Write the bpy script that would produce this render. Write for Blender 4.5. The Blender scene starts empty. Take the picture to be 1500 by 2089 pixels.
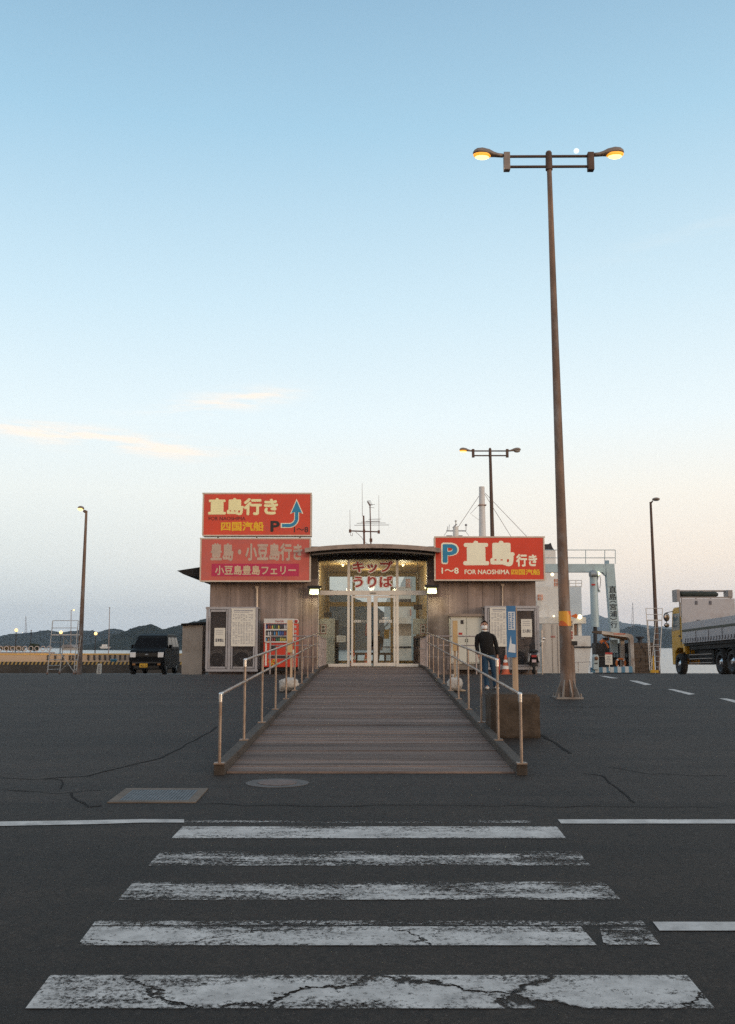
import bpy, bmesh, math, random
from mathutils import Vector, Matrix, noise

random.seed(7)
S = bpy.context.scene
COL = S.collection
R = math.radians

# ---------------------------------------------------------------- camera
F = 2089 * 35 / 36          # focal length in photograph pixels (35 mm lens, upright frame)
HZ = 1318.0                 # sea horizon row in the photograph
TH = math.atan((HZ - 1044.5) / F)
CZ = 1.905                  # eye height above the road plane
cam = bpy.data.objects.new('camera', bpy.data.cameras.new('camera'))
cam.data.sensor_fit = 'VERTICAL'
cam.data.sensor_height = 36
cam.data.lens = 35
cam.data.clip_end = 30000
cam.data.clip_start = 0.05
cam.location = (0, 0, CZ)
cam.rotation_euler = (R(90) + TH, 0, 0)
COL.objects.link(cam)
S.camera = cam

def ray(px, py):
    u, v = (px - 750) / F, (py - 1044.5) / F
    return Vector((u, math.cos(TH) + v * math.sin(TH), math.sin(TH) - v * math.cos(TH)))

def at(px, py, Y):
    """world point at forward distance Y seen at photograph pixel (px, py)"""
    d = ray(px, py)
    return Vector((0, 0, CZ)) + d * (Y / d.y)

# ---------------------------------------------------------------- world / sun / exposure
S.view_settings.view_transform = 'Standard'
S.view_settings.look = 'None'
S.view_settings.exposure = 0.2
S.view_settings.gamma = 1.0
W = bpy.data.worlds.new('World')
S.world = W
W.use_nodes = True
SUN_DIR = Vector((0.80, -0.58, 0.13)).normalized()     # from the scene towards the low sun

def build_world():
    nt = W.node_tree
    nt.nodes.clear()
    N, L = nt.nodes.new, nt.links.new
    out = N('ShaderNodeOutputWorld')
    sky = N('ShaderNodeTexSky')
    sky.sky_type = 'NISHITA'
    sky.sun_disc = False
    sky.sun_elevation = math.asin(SUN_DIR.z)
    sky.sun_rotation = math.atan2(SUN_DIR.x, SUN_DIR.y)
    b1 = N('ShaderNodeBackground')
    b1.inputs['Strength'].default_value = 0.012
    L(sky.outputs[0], b1.inputs['Color'])
    tc = N('ShaderNodeTexCoord')
    sep = N('ShaderNodeSeparateXYZ')
    L(tc.outputs['Generated'], sep.inputs[0])

    def ramp(stops):
        r = N('ShaderNodeValToRGB')
        r.color_ramp.interpolation = 'B_SPLINE' if False else 'EASE'
        r.color_ramp.interpolation = 'LINEAR'
        el = r.color_ramp.elements
        while len(el) < len(stops):
            el.new(0.5)
        for e, (p, c) in zip(el, stops):
            e.position = p
        for e, (p, c) in zip(el, stops):
            e.color = (*[(x / 255) ** 2.2 for x in c], 1)
        L(sep.outputs['Z'], r.inputs[0])
        return r

    left = ramp([(0.0, (196, 207, 215)), (0.03, (206, 213, 217)), (0.085, (224, 228, 226)), (0.15, (234, 238, 234)),
                 (0.22, (226, 239, 243)), (0.33, (198, 224, 237)), (0.48, (156, 196, 220)), (0.60, (130, 169, 197)), (1.0, (166, 168, 172))])
    right = ramp([(0.0, (222, 214, 212)), (0.03, (234, 221, 213)), (0.085, (250, 234, 217)), (0.15, (247, 241, 229)),
                  (0.22, (232, 242, 244)), (0.33, (204, 227, 238)), (0.48, (162, 200, 222)), (0.60, (136, 173, 200)), (1.0, (166, 168, 172))])
    back = ramp([(0.0, (255, 214, 176)), (0.10, (255, 226, 196)), (0.30, (236, 228, 224)), (0.60, (176, 190, 204)), (1.0, (166, 168, 172))])

    def mr(sock, a, b):
        m = N('ShaderNodeMapRange')
        m.interpolation_type = 'SMOOTHSTEP'
        m.inputs['From Min'].default_value = a
        m.inputs['From Max'].default_value = b
        L(sock, m.inputs['Value'])
        return m.outputs[0]

    def mix(f, a, b):
        m = N('ShaderNodeMix')
        m.data_type = 'RGBA'
        L(f, m.inputs[0]); L(a, m.inputs[6]); L(b, m.inputs[7])
        return m.outputs[2]

    c = mix(mr(sep.outputs['X'], -0.36, 0.36), left.outputs[0], right.outputs[0])
    c = mix(mr(sep.outputs['Y'], 0.45, -0.55), c, back.outputs[0])

    # wispy sunset clouds, fixed in the sky's own directions
    def mth(op, a, b=None):
        m = N('ShaderNodeMath'); m.operation = op
        for i, x in enumerate((a, b)):
            if x is None: continue
            if isinstance(x, (int, float)): m.inputs[i].default_value = x
            else: L(x, m.inputs[i])
        return m.outputs[0]
    mp = N('ShaderNodeMapping')
    mp.inputs['Scale'].default_value = (9, 9, 75)
    mp.inputs['Rotation'].default_value = (0, R(6), 0)
    L(tc.outputs['Generated'], mp.inputs['Vector'])
    nz = N('ShaderNodeTexNoise')
    nz.inputs['Scale'].default_value = 1.5
    nz.inputs['Detail'].default_value = 6
    nz.inputs['Roughness'].default_value = 0.62
    L(mp.outputs[0], nz.inputs['Vector'])
    nf = mr(nz.outputs['Fac'], 0.36, 0.74)
    tot = None
    for (px, py, slope, sx, sz, amp) in ((205, 897, -0.085, 0.105, 0.0095, 2.0), (470, 818, 0.14, 0.062, 0.0085, 1.5),
                                         (1420, 470, 0.16, 0.10, 0.010, 0.10), (1340, 1010, -.05, 0.12, 0.006, 0.12)):
        d = ray(px, py).normalized()
        ex = mth('DIVIDE', mth('SUBTRACT', sep.outputs['X'], d.x), sx)
        lin = mth('ADD', mth('MULTIPLY', mth('SUBTRACT', sep.outputs['X'], d.x), slope), d.z)
        ez = mth('DIVIDE', mth('SUBTRACT', sep.outputs['Z'], lin), sz)
        q = mth('ADD', mth('MULTIPLY', ex, ex), mth('MULTIPLY', ez, ez))
        g = mth('MULTIPLY', mth('EXPONENT', mth('MULTIPLY', q, -1.0)), amp)
        tot = g if tot is None else mth('ADD', tot, g)
    front = mr(sep.outputs['Y'], 0.2, 0.6)
    fac = mth('MULTIPLY', mth('MULTIPLY', tot, nf), front)
    cc = N('ShaderNodeRGB'); cc.outputs[0].default_value = (1.0, 0.88, 0.76, 1)
    c = mix(fac, c, cc.outputs[0])
    b2 = N('ShaderNodeBackground')
    b2.inputs['Strength'].default_value = 0.97
    L(c, b2.inputs['Color'])
    ad = N('ShaderNodeAddShader')
    L(b1.outputs[0], ad.inputs[0]); L(b2.outputs[0], ad.inputs[1])
    L(ad.outputs[0], out.inputs['Surface'])
build_world()

sun = bpy.data.objects.new('sun', bpy.data.lights.new('sun', 'SUN'))
sun.data.energy = 0.85
sun.data.angle = R(14)
sun.data.color = (1.0, 0.74, 0.52)
sun.rotation_euler = SUN_DIR.to_track_quat('Z', 'Y').to_euler()
COL.objects.link(sun)

# ---------------------------------------------------------------- materials
MATS = {}
def lin(c):
    return tuple((x / 255) ** 2.2 if x > 1 else x for x in c)

def mat(name, col, rough=0.6, metal=0.0, var=0.12, scale=3.0, bump=0.0, bscale=40.0, spec=0.5, stretch=(1, 1, 1),
        dirt=None, dirt_amt=0.0, dirt_scale=1.5, emit=None, estr=0.0):
    if name in MATS: return MATS[name]
    m = bpy.data.materials.new(name)
    MATS[name] = m
    m.use_nodes = True
    nt = m.node_tree
    N, L = nt.nodes.new, nt.links.new
    p = nt.nodes['Principled BSDF']
    p.inputs['Roughness'].default_value = rough
    p.inputs['Metallic'].default_value = metal
    p.inputs['Specular IOR Level'].default_value = spec
    if emit:
        p.inputs['Base Color'].default_value = (*col, 1)
        p.inputs['Emission Color'].default_value = (*emit, 1)
        p.inputs['Emission Strength'].default_value = estr
        m.cycles.emission_sampling = 'NONE'   # the real lamps beside these lenses carry the light
        return m
    tc = N('ShaderNodeTexCoord')
    mp = N('ShaderNodeMapping'); mp.inputs['Scale'].default_value = stretch
    L(tc.outputs['Object'], mp.inputs[0])
    nz = N('ShaderNodeTexNoise')
    nz.inputs['Scale'].default_value = scale; nz.inputs['Detail'].default_value = 7; nz.inputs['Roughness'].default_value = 0.62
    L(mp.outputs[0], nz.inputs['Vector'])
    rp = N('ShaderNodeValToRGB')
    rp.color_ramp.elements[0].position = 0.28; rp.color_ramp.elements[1].position = 0.72
    rp.color_ramp.elements[0].color = (*[x * (1 - var) for x in col], 1)
    rp.color_ramp.elements[1].color = (*[min(1, x * (1 + var)) for x in col], 1)
    L(nz.outputs['Fac'], rp.inputs[0])
    c = rp.outputs[0]
    if dirt:
        n2 = N('ShaderNodeTexNoise')
        n2.inputs['Scale'].default_value = dirt_scale; n2.inputs['Detail'].default_value = 9; n2.inputs['Roughness'].default_value = 0.7
        L(mp.outputs[0], n2.inputs['Vector'])
        r2 = N('ShaderNodeValToRGB')
        r2.color_ramp.elements[0].position = 0.5; r2.color_ramp.elements[1].position = 0.68
        r2.color_ramp.elements[0].color = (0, 0, 0, 1); r2.color_ramp.elements[1].color = (dirt_amt,) * 3 + (1,)
        L(n2.outputs['Fac'], r2.inputs[0])
        mx = N('ShaderNodeMix'); mx.data_type = 'RGBA'
        L(r2.outputs[0], mx.inputs[0]); L(c, mx.inputs[6]); mx.inputs[7].default_value = (*dirt, 1)
        c = mx.outputs[2]
    L(c, p.inputs['Base Color'])
    if bump:
        n3 = N('ShaderNodeTexNoise'); n3.inputs['Scale'].default_value = bscale; n3.inputs['Detail'].default_value = 5
        L(mp.outputs[0], n3.inputs['Vector'])
        b = N('ShaderNodeBump'); b.inputs['Strength'].default_value = bump; b.inputs['Distance'].default_value = 0.02
        L(n3.outputs['Fac'], b.inputs['Height']); L(b.outputs[0], p.inputs['Normal'])
    return m

def glass_mat(name, tint=(1, 1, 1), refl=1.0):
    if name in MATS: return MATS[name]
    m = bpy.data.materials.new(name); MATS[name] = m
    m.use_nodes = True
    nt = m.node_tree; nt.nodes.clear()
    N, L = nt.nodes.new, nt.links.new
    o = N('ShaderNodeOutputMaterial'); t = N('ShaderNodeBsdfTransparent'); g = N('ShaderNodeBsdfGlossy')
    t.inputs[0].default_value = (*tint, 1); g.inputs['Roughness'].default_value = 0.02
    nz = N('ShaderNodeTexNoise'); nz.inputs['Scale'].default_value = 1.2
    fr = N('ShaderNodeFresnel'); fr.inputs[0].default_value = 1.5
    mu = N('ShaderNodeMath'); mu.operation = 'MULTIPLY'; mu.inputs[1].default_value = refl
    L(fr.outputs[0], mu.inputs[0])
    mx = N('ShaderNodeMixShader')
    L(mu.outputs[0], mx.inputs[0]); L(t.outputs[0], mx.inputs[1]); L(g.outputs[0], mx.inputs[2]); L(mx.outputs[0], o.inputs[0])
    return m

# ---------------------------------------------------------------- mesh helpers
class MB:
    def __init__(s): s.v = []; s.f = []; s.sm = []; s.mi = []
    def add(s, vs, fs, smooth=False, mi=0):
        b = len(s.v); s.v += [tuple(x) for x in vs]
        for f in fs: s.f.append([b + i for i in f]); s.sm.append(smooth); s.mi.append(mi)
        return s
    def box(s, x0, x1, y0, y1, z0, z1, mi=0):
        x0, x1 = min(x0, x1), max(x0, x1); y0, y1 = min(y0, y1), max(y0, y1); z0, z1 = min(z0, z1), max(z0, z1)
        return s.add([(x0, y0, z0), (x1, y0, z0), (x1, y1, z0), (x0, y1, z0), (x0, y0, z1), (x1, y0, z1), (x1, y1, z1), (x0, y1, z1)],
                     [(3, 2, 1, 0), (4, 5, 6, 7), (0, 1, 5, 4), (1, 2, 6, 5), (2, 3, 7, 6), (3, 0, 4, 7)], mi=mi)
    def pbox(s, x0, y0, x1, y1, Y, d, mi=0):
        """box whose front face covers photo rectangle at distance Y, depth d backwards"""
        a = at((x0 + x1) / 2, y0, Y).z; b = at((x0 + x1) / 2, y1, Y).z; ym = (y0 + y1) / 2
        return s.box(at(x0, ym, Y).x, at(x1, ym, Y).x, Y, Y + d, b, a, mi)
    def tube(s, p, q, r0, r1=None, n=10, cap=True, mi=0):
        p, q = Vector(p), Vector(q); r1 = r0 if r1 is None else r1
        d = (q - p).normalized(); a = d.orthogonal().normalized(); b = d.cross(a)
        vs = []
        for c, r in ((p, r0), (q, r1)):
            for i in range(n):
                t = 2 * math.pi * i / n; vs.append(c + (a * math.cos(t) + b * math.sin(t)) * r)
        s.add(vs, [(i, (i + 1) % n, n + (i + 1) % n, n + i) for i in range(n)], True, mi)
        if cap: s.add(vs, [tuple(range(n))[::-1], tuple(range(n, 2 * n))], False, mi)
        return s
    def path(s, pts, r, n=8, mi=0):
        for a, b in zip(pts[:-1], pts[1:]): s.tube(a, b, r, r, n, True, mi)
        for p in pts[1:-1]: s.ball(p, r, n, 5, mi)
        return s
    def ball(s, c, r, n=12, m=8, mi=0, sc=(1, 1, 1)):
        vs = []; fs = []
        for j in range(m + 1):
            a = math.pi * j / m
            for i in range(n):
                t = 2 * math.pi * i / n
                vs.append((c[0] + r * sc[0] * math.sin(a) * math.cos(t), c[1] + r * sc[1] * math.sin(a) * math.sin(t), c[2] + r * sc[2] * math.cos(a)))
        for j in range(m):
            for i in range(n): fs.append((j * n + i, (j + 1) * n + i, (j + 1) * n + (i + 1) % n, j * n + (i + 1) % n))
        return s.add(vs, fs, True, mi)
    def prism(s, pts, d, mi=0):
        """pts: 3-D planar outline, extruded along vector d"""
        d = Vector(d); n = len(pts); vs = [Vector(p) for p in pts] + [Vector(p) + d for p in pts]
        return s.add(vs, [tuple(range(n)), tuple(range(2 * n - 1, n - 1, -1))] + [(i, n + i, n + (i + 1) % n, (i + 1) % n) for i in range(n)], mi=mi)
    def lathe(s, prof, c, axis='Z', n=20, mi=0):
        vs = []; fs = []
        for r, h in prof:
            for i in range(n):
                t = 2 * math.pi * i / n; a, b = r * math.cos(t), r * math.sin(t)
                vs.append({'Z': (c[0] + a, c[1] + b, c[2] + h), 'X': (c[0] + h, c[1] + a, c[2] + b), 'Y': (c[0] + a, c[1] + h, c[2] + b)}[axis])
        for j in range(len(prof) - 1):
            for i in range(n): fs.append((j * n + i, j * n + (i + 1) % n, (j + 1) * n + (i + 1) % n, (j + 1) * n + i))
        return s.add(vs, fs, True, mi)
    def build(s, name, mats, parent=None, bevel=0.0, kind=None):
        me = bpy.data.meshes.new(name)
        me.from_pydata([tuple(v) for v in s.v], [], s.f)
        me.polygons.foreach_set('use_smooth', s.sm)
        me.polygons.foreach_set('material_index', s.mi)
        for m in (mats if isinstance(mats, (list, tuple)) else [mats]): me.materials.append(m)
        bm = bmesh.new(); bm.from_mesh(me); bmesh.ops.recalc_face_normals(bm, faces=bm.faces); bm.to_mesh(me); bm.free()
        o = bpy.data.objects.new(name, me); COL.objects.link(o)
        if parent:
            o.parent = parent; o.matrix_parent_inverse = pinv(parent)
        if bevel:
            b = o.modifiers.new('bevel', 'BEVEL'); b.width = bevel; b.segments = 2; b.limit_method = 'ANGLE'
        if kind: o['kind'] = kind
        return o

def pinv(o):
    m = Matrix.LocRotScale(o.location, o.rotation_euler, o.scale)
    if o.parent: m = Matrix.LocRotScale(o.parent.location, o.parent.rotation_euler, o.parent.scale) @ o.matrix_parent_inverse @ m
    return m.inverted()

def tag(o, label, cat, group=None):
    o['label'] = label; o['category'] = cat
    if group: o['group'] = group
    return o
def thing(name, label, cat, loc, group=None, rz=0):
    o = bpy.data.objects.new(name, None); COL.objects.link(o)
    o.location = loc; o.rotation_euler = (0, 0, rz); o.empty_display_size = 0.2
    return tag(o, label, cat, group)
def copy_tree(o, delta, rz=0):
    def rec(x, par):
        c = x.copy(); COL.objects.link(c)
        if par is not None: c.parent = par; c.matrix_parent_inverse = x.matrix_parent_inverse.copy()
        for k in [k for k in COL.objects if k.parent == x]: rec(k, c)
        return c
    r = rec(o, None); r.location = o.location + Vector(delta); r.rotation_euler.z += rz
    return r

def text_mesh(body, bold=0.0, spacing=1.0, line=1.0):
    """flat glyph faces; heavier strokes are made by eight shifted copies, each a hair behind the last"""
    c = bpy.data.curves.new('lettering', 'FONT'); c.body = body
    c.space_character = spacing; c.space_line = line; c.align_x = 'CENTER'; c.resolution_u = 4
    o = bpy.data.objects.new('lettering', c); COL.objects.link(o)
    dg = bpy.context.evaluated_depsgraph_get(); dg.update()
    me = bpy.data.meshes.new_from_object(o.evaluated_get(dg))
    vs = [v.co.copy() for v in me.vertices]; fs = [tuple(p.vertices) for p in me.polygons]
    bpy.data.objects.remove(o); bpy.data.curves.remove(c); bpy.data.meshes.remove(me)
    V, Fc = list(vs), list(fs)
    if bold:
        for k in range(8):
            b = len(V); d = Vector((math.cos(k * math.pi / 4) * bold, math.sin(k * math.pi / 4) * bold, -(k + 1) / 10))
            V += [v + d for v in vs]; Fc += [tuple(i + b for i in f) for f in fs]
    return V, Fc
def text(parent, body, box, Y, m, bold=0.02, name='lettering', thick=0.006, spacing=1.0, line=1.0, grow=0.0, mb=None, ref=None):
    """lettering fitted to photo rectangle box=(x0,y0,x1,y1) on the plane at distance Y, facing the street"""
    vs, fs = text_mesh(body, bold, spacing, line)
    rv = vs if ref is None else text_mesh(body, ref, spacing, line)[0]
    x0 = min(v.x for v in rv); x1 = max(v.x for v in rv); y0 = min(v.y for v in rv); y1 = max(v.y for v in rv)
    bx0, by0, bx1, by1 = box
    X0 = at(bx0, (by0 + by1) / 2, Y).x; X1 = at(bx1, (by0 + by1) / 2, Y).x
    Z1 = at((bx0 + bx1) / 2, by0, Y).z; Z0 = at((bx0 + bx1) / 2, by1, Y).z
    out = [(X0 + (v.x - x0) / (x1 - x0) * (X1 - X0), Y - thick + v.z * -0.0025, Z0 + (v.y - y0) / (y1 - y0) * (Z1 - Z0)) for v in vs]
    own = mb is None
    if own: mb = MB()
    mb.add(out, fs)
    return mb.build(name, m, parent) if own else mb

# ---------------------------------------------------------------- ground heights
PROF = [(-80, -2.76), (0, 0.0), (12, 0.414), (25, 0.83), (29, 0.955), (33, 0.985), (38, 0.84), (42, 0.70), (45, 0.62), (62, 0.25)]
def gz(y):
    if y <= PROF[0][0]: return PROF[0][1]
    for (a, za), (b, zb) in zip(PROF[:-1], PROF[1:]):
        if y <= b: return za + (zb - za) * (y - a) / (b - a)
    return PROF[-1][1]
def gp(px, py):
    """ground point seen at photo pixel"""
    d = ray(px, py); lo, hi = 0.5, 62.0
    def h(Y): return CZ + d.z * Y / d.y - gz(Y)
    Y = lo
    while Y < hi:
        if h(Y) <= 0: break
        Y += 0.1
    a, b = Y - 0.1, Y
    for _ in range(30):
        c = (a + b) / 2
        if h(c) > 0: a = c
        else: b = c
    Y = b; x = d.x * Y / d.y
    return Vector((x, Y, gz(Y)))

# ================================================================ GROUND, MARKINGS
def asphalt_mat(name, lo, hi):
    m = bpy.data.materials.new(name); m.use_nodes = True
    nt = m.node_tree; N, L = nt.nodes.new, nt.links.new
    p = nt.nodes['Principled BSDF']; p.inputs['Roughness'].default_value = 0.75; p.inputs['Specular IOR Level'].default_value = 0.28
    tc = N('ShaderNodeTexCoord')
    def nz(s, d, r=0.6, st=(1, 1, 1)):
        mp = N('ShaderNodeMapping'); mp.inputs['Scale'].default_value = st
        L(tc.outputs['Object'], mp.inputs[0])
        n = N('ShaderNodeTexNoise'); n.inputs['Scale'].default_value = s; n.inputs['Detail'].default_value = d; n.inputs['Roughness'].default_value = r
        L(mp.outputs[0], n.inputs['Vector']); return n.outputs['Fac']
    def rp(s, a, ca, b, cb):
        r = N('ShaderNodeValToRGB'); e = r.color_ramp.elements
        e[0].position = a; e[0].color = (*ca, 1); e[1].position = b; e[1].color = (*cb, 1); L(s, r.inputs[0]); return r.outputs[0]
    def mx(t, f, a, b):
        x = N('ShaderNodeMix'); x.data_type = 'RGBA'; x.blend_type = t
        if isinstance(f, float): x.inputs[0].default_value = f
        else: L(f, x.inputs[0])
        L(a, x.inputs[6]); L(b, x.inputs[7]); return x.outputs[2]
    base = rp(nz(0.30, 8, .68), 0.3, lo, 0.72, hi)
    grain = rp(nz(26, 5, 0.85), 0.36, (0.40, 0.40, 0.42), 0.66, (1.75, 1.70, 1.62))
    c2 = rp(nz(5.5, 6, .75), 0.34, (.74, .74, .75), .68, (1.28, 1.25, 1.22))
    c = mx('MULTIPLY', 1.0, mx('MULTIPLY', 1.0, base, c2), grain)
    stone = rp(nz(60, 2), 0.64, (0, 0, 0), 0.74, (0.085, 0.075, 0.066))
    c = mx('ADD', 1.0, c, stone)
    tyre = rp(nz(0.8, 4, 0.6, (0.25, 2.2, 1)), 0.35, (0.72, 0.72, 0.74), 0.7, (1.2, 1.17, 1.14))
    c = mx('MULTIPLY', 1.0, c, tyre)
    rust = rp(nz(0.9, 8, 0.7), 0.56, (0, 0, 0), 0.80, (0.55, 0.55, 0.55))
    rc = N('ShaderNodeRGB'); rc.outputs[0].default_value = (0.052, 0.036, 0.028, 1)
    c = mx('MIX', rust, c, rc.outputs[0])
    L(c, p.inputs['Base Color'])
    b = N('ShaderNodeBump'); b.inputs['Strength'].default_value = 0.7; b.inputs['Distance'].default_value = 0.012
    L(nz(75, 4, 0.8), b.inputs['Height']); L(b.outputs[0], p.inputs['Normal'])
    return m
ASPH = [asphalt_mat('asphalt', (0.0175, 0.0135, 0.0105), (0.0335, 0.0262, 0.0208)), asphalt_mat('asphalt_apron', (0.0225, 0.0178, 0.0148), (0.042, 0.0335, 0.028))]
g = MB()
ys = [-80, -20, 0, 6, 10.25, 12, 18, 25, 27, 29, 30, 31, 32, 33, 35, 38, 42, 45, 52, 62]
for a, b in zip(ys[:-1], ys[1:]):
    for x0, x1 in ((-160, -40), (-40, -12), (-12, 12), (12, 40), (40, 160)):
        g.add([(x0, a, gz(a)), (x1, a, gz(a)), (x1, b, gz(b)), (x0, b, gz(b))], [(0, 1, 2, 3)], mi=int(a >= 10))
g.add([(-160, 62, gz(62)), (160, 62, gz(62)), (160, 62, -4), (-160, 62, -4)], [(0, 3, 2, 1)])
g.build('ground', ASPH, kind='structure')

def paint_mat(name, wear, crack=0.0, seed=0.0, streak=1.0):
    m = bpy.data.materials.new(name); m.use_nodes = True
    nt = m.node_tree; N, L = nt.nodes.new, nt.links.new
    p = nt.nodes['Principled BSDF']; out = nt.nodes['Material Output']
    p.inputs['Roughness'].default_value = 0.7; p.inputs['Specular IOR Level'].default_value = 0.3
    tc = N('ShaderNodeTexCoord')
    def nz(s, d, r, st=(1, 1, 1)):
        mp = N('ShaderNodeMapping'); mp.inputs['Scale'].default_value = st; mp.inputs['Location'].default_value = (seed, seed * 1.7, 0)
        L(tc.outputs['Object'], mp.inputs[0])
        n = N('ShaderNodeTexNoise'); n.inputs['Scale'].default_value = s; n.inputs['Detail'].default_value = d; n.inputs['Roughness'].default_value = r
        L(mp.outputs[0], n.inputs['Vector']); return n
    def m2(op, a, b):
        x = N('ShaderNodeMath'); x.operation = op
        for i, q in enumerate((a, b)):
            if isinstance(q, (int, float)): x.inputs[i].default_value = q
            else: L(q, x.inputs[i])
        return x.outputs[0]
    fine = nz(34, 9, 0.8).outputs['Fac']; big = nz(2.2, 3, 0.5, (1, 1.5, 1)).outputs['Fac']; lanes = nz(3.0, 4, 0.6, (0.35, 3.6 * streak, 1)).outputs['Fac']
    v = m2('ADD', m2('MULTIPLY', fine, 0.58), m2('ADD', m2('MULTIPLY', big, 0.22), m2('MULTIPLY', lanes, 0.24)))
    sp = N('ShaderNodeSeparateXYZ'); L(tc.outputs['Generated'], sp.inputs[0])
    def edge(a_, b_, k_):
        q = N('ShaderNodeMapRange'); q.inputs['From Min'].default_value = a_; q.inputs['From Max'].default_value = b_; q.inputs['To Max'].default_value = k_; L(sp.outputs['Y'], q.inputs['Value']); return q.outputs[0]
    v = m2('SUBTRACT', v, m2('ADD', edge(.62, 1.0, .055), edge(.14, 0.0, .03)))
    r = N('ShaderNodeMapRange'); r.inputs['From Min'].default_value = wear; r.inputs['From Max'].default_value = wear + 0.075
    L(v, r.inputs['Value']); fac = r.outputs[0]
    if crack:
        mp = N('ShaderNodeMapping'); mp.inputs['Scale'].default_value = (0.75, 1.5, 1); mp.inputs['Location'].default_value = (seed, 0.3, 0)
        L(tc.outputs['Object'], mp.inputs[0])
        w = nz(4.5, 6, 0.65); mv = N('ShaderNodeMix'); mv.data_type = 'VECTOR'
        ad = N('ShaderNodeVectorMath'); ad.operation = 'MULTIPLY_ADD'; ad.inputs[1].default_value = (0.45, 0.45, 0)
        L(w.outputs['Color'], ad.inputs[0]); L(mp.outputs[0], ad.inputs[2])
        vo = N('ShaderNodeTexVoronoi'); vo.feature = 'DISTANCE_TO_EDGE'; vo.inputs['Scale'].default_value = 0.95
        L(ad.outputs[0], vo.inputs['Vector'])
        cr = N('ShaderNodeMapRange'); cr.inputs['From Min'].default_value = crack * 0.5; cr.inputs['From Max'].default_value = crack
        L(vo.outputs['Distance'], cr.inputs['Value']); fac = m2('MULTIPLY', fac, cr.outputs[0])
    rp = N('ShaderNodeValToRGB'); rp.color_ramp.elements[0].color = (0.31, 0.298, 0.285, 1); rp.color_ramp.elements[1].color = (0.62, 0.60, 0.575, 1)
    rp.color_ramp.elements[0].position = 0.3; rp.color_ramp.elements[1].position = 0.7
    L(nz(5, 6, 0.7).outputs['Fac'], rp.inputs[0]); L(rp.outputs[0], p.inputs['Base Color'])
    t = N('ShaderNodeBsdfTransparent'); mx = N('ShaderNodeMixShader')
    L(fac, mx.inputs[0]); L(t.outputs[0], mx.inputs[1]); L(p.outputs[0], mx.inputs[2]); L(mx.outputs[0], out.inputs['Surface'])
    return m

def sheet(name, corners, m, lift=0.005, kind='structure'):
    """flat marking: photo corners dropped onto the ground"""
    P = [gp(*c) for c in corners]
    mb = MB(); mb.add([(p.x, p.y, p.z + lift) for p in P], [tuple(range(len(P)))])
    return mb.build(name, m, kind=kind)
def stripe(name, y0, y1, xa0, xa1, xb0, xb1, m):
    """stripe across the road whose edges run straight across: top row y0 from xa0..xb0, bottom row y1 from xa1..xb1"""
    return sheet(name, [(xa0, y0), (xa1, y1), (xb1, y1), (xb0, y0)], m)
stripe('crosswalk_stripe', 1991, 2059, 103, 52, 1402, 1459, paint_mat('paint_cracked', 0.440, 0.022, 3.1, 0.5))
stripe('crosswalk_stripe', 1891.5, 1930, 187, 158, 1185, 1218, paint_mat('paint_worn', 0.448, 0.010, 7.7))
stripe('crosswalk_stripe', 1879, 1889.5, 196, 188, 1310, 1318, paint_mat('paint_old_edge', 0.52, 0, 6.1))
stripe('crosswalk_stripe', 1893, 1929, 1224, 1232, 1320, 1347, paint_mat('paint_old_end', 0.500, 0, 8.8))
stripe('crosswalk_stripe', 1800, 1837, 273, 241, 1233, 1267, paint_mat('paint_patchy', 0.472, 0, 1.3))
stripe('crosswalk_stripe', 1738, 1767, 328, 302, 1180, 1205, paint_mat('paint_rubbed', 0.495, 0, 5.2))
stripe('crosswalk_stripe', 1687, 1711, 373, 350, 1136, 1155, paint_mat('paint_fair', 0.430, 0, 9.4))
PAINT = paint_mat('paint_fresh', 0.36, 0, 2.2)
sheet('edge_line', [(-400, 1677), (-400, 1690), (0, 1686), (200, 1682), (290, 1679), (376, 1679), (376, 1672.5), (290, 1672), (200, 1674), (0, 1677)], PAINT)
stripe('edge_line', 1674, 1680, 378, 376, 1082, 1084, paint_mat('paint_faint', 0.53, 0, 4.4))
sheet('edge_line', [(1138, 1672.5), (1145, 1681), (1900, 1681), (1900, 1672.5)], PAINT)
sheet('centre_line', [(1332, 1882), (1346, 1900), (2000, 1900), (2000, 1882)], PAINT)
for c in ([(1466, 1425), (1500, 1434), (1560, 1448), (1575, 1446), (1520, 1433), (1482, 1425)], [(1361, 1406), (1405, 1417.5), (1420, 1416.5), (1376, 1406.5)],
          [(1283, 1388.5), (1316, 1398), (1331, 1397), (1300, 1389)], [(1222, 1379), (1247, 1384), (1262, 1384), (1236, 1379.5)]):
    sheet('bay_line', c, PAINT)

CRACK = mat('crack_filler', (0.018, 0.017, 0.017), 0.9, spec=0.1, scale=9)
def crack(pts, w):
    mb = MB(); P = []
    for (x0, y0), (x1, y1) in zip(pts[:-1], pts[1:]):
        for k in range(8):
            t = k / 8; q = gp(x0 + (x1 - x0) * t, y0 + (y1 - y0) * t)
            P.append(q + Vector((noise.noise((q.x * 3, q.y * 2, 1)) * 0.05, noise.noise((q.x * 3, q.y * 2, 9)) * 0.09, 0)))
    L_, R_ = [], []
    for i, p in enumerate(P):
        d = (P[min(i + 1, len(P) - 1)] - P[max(i - 1, 0)]); d.z = 0; n = Vector((-d.y, d.x, 0)).normalized()
        ww = w * (0.45 + 0.9 * abs(noise.noise((p.x * 5, p.y * 5, 3))))
        for s, l in ((1, L_), (-1, R_)):
            q = p + n * ww * s; l.append((q.x, q.y, gz(q.y) + 0.004))
    n = len(P)
    mb.add(L_ + R_, [(i, i + 1, n + i + 1, n + i) for i in range(n - 1)])
    mb.build('asphalt_crack', CRACK, kind='structure')
crack([(88, 1590), (180, 1583), (260, 1563), (330, 1546), (384, 1518), (450, 1478)], 0.022)
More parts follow.
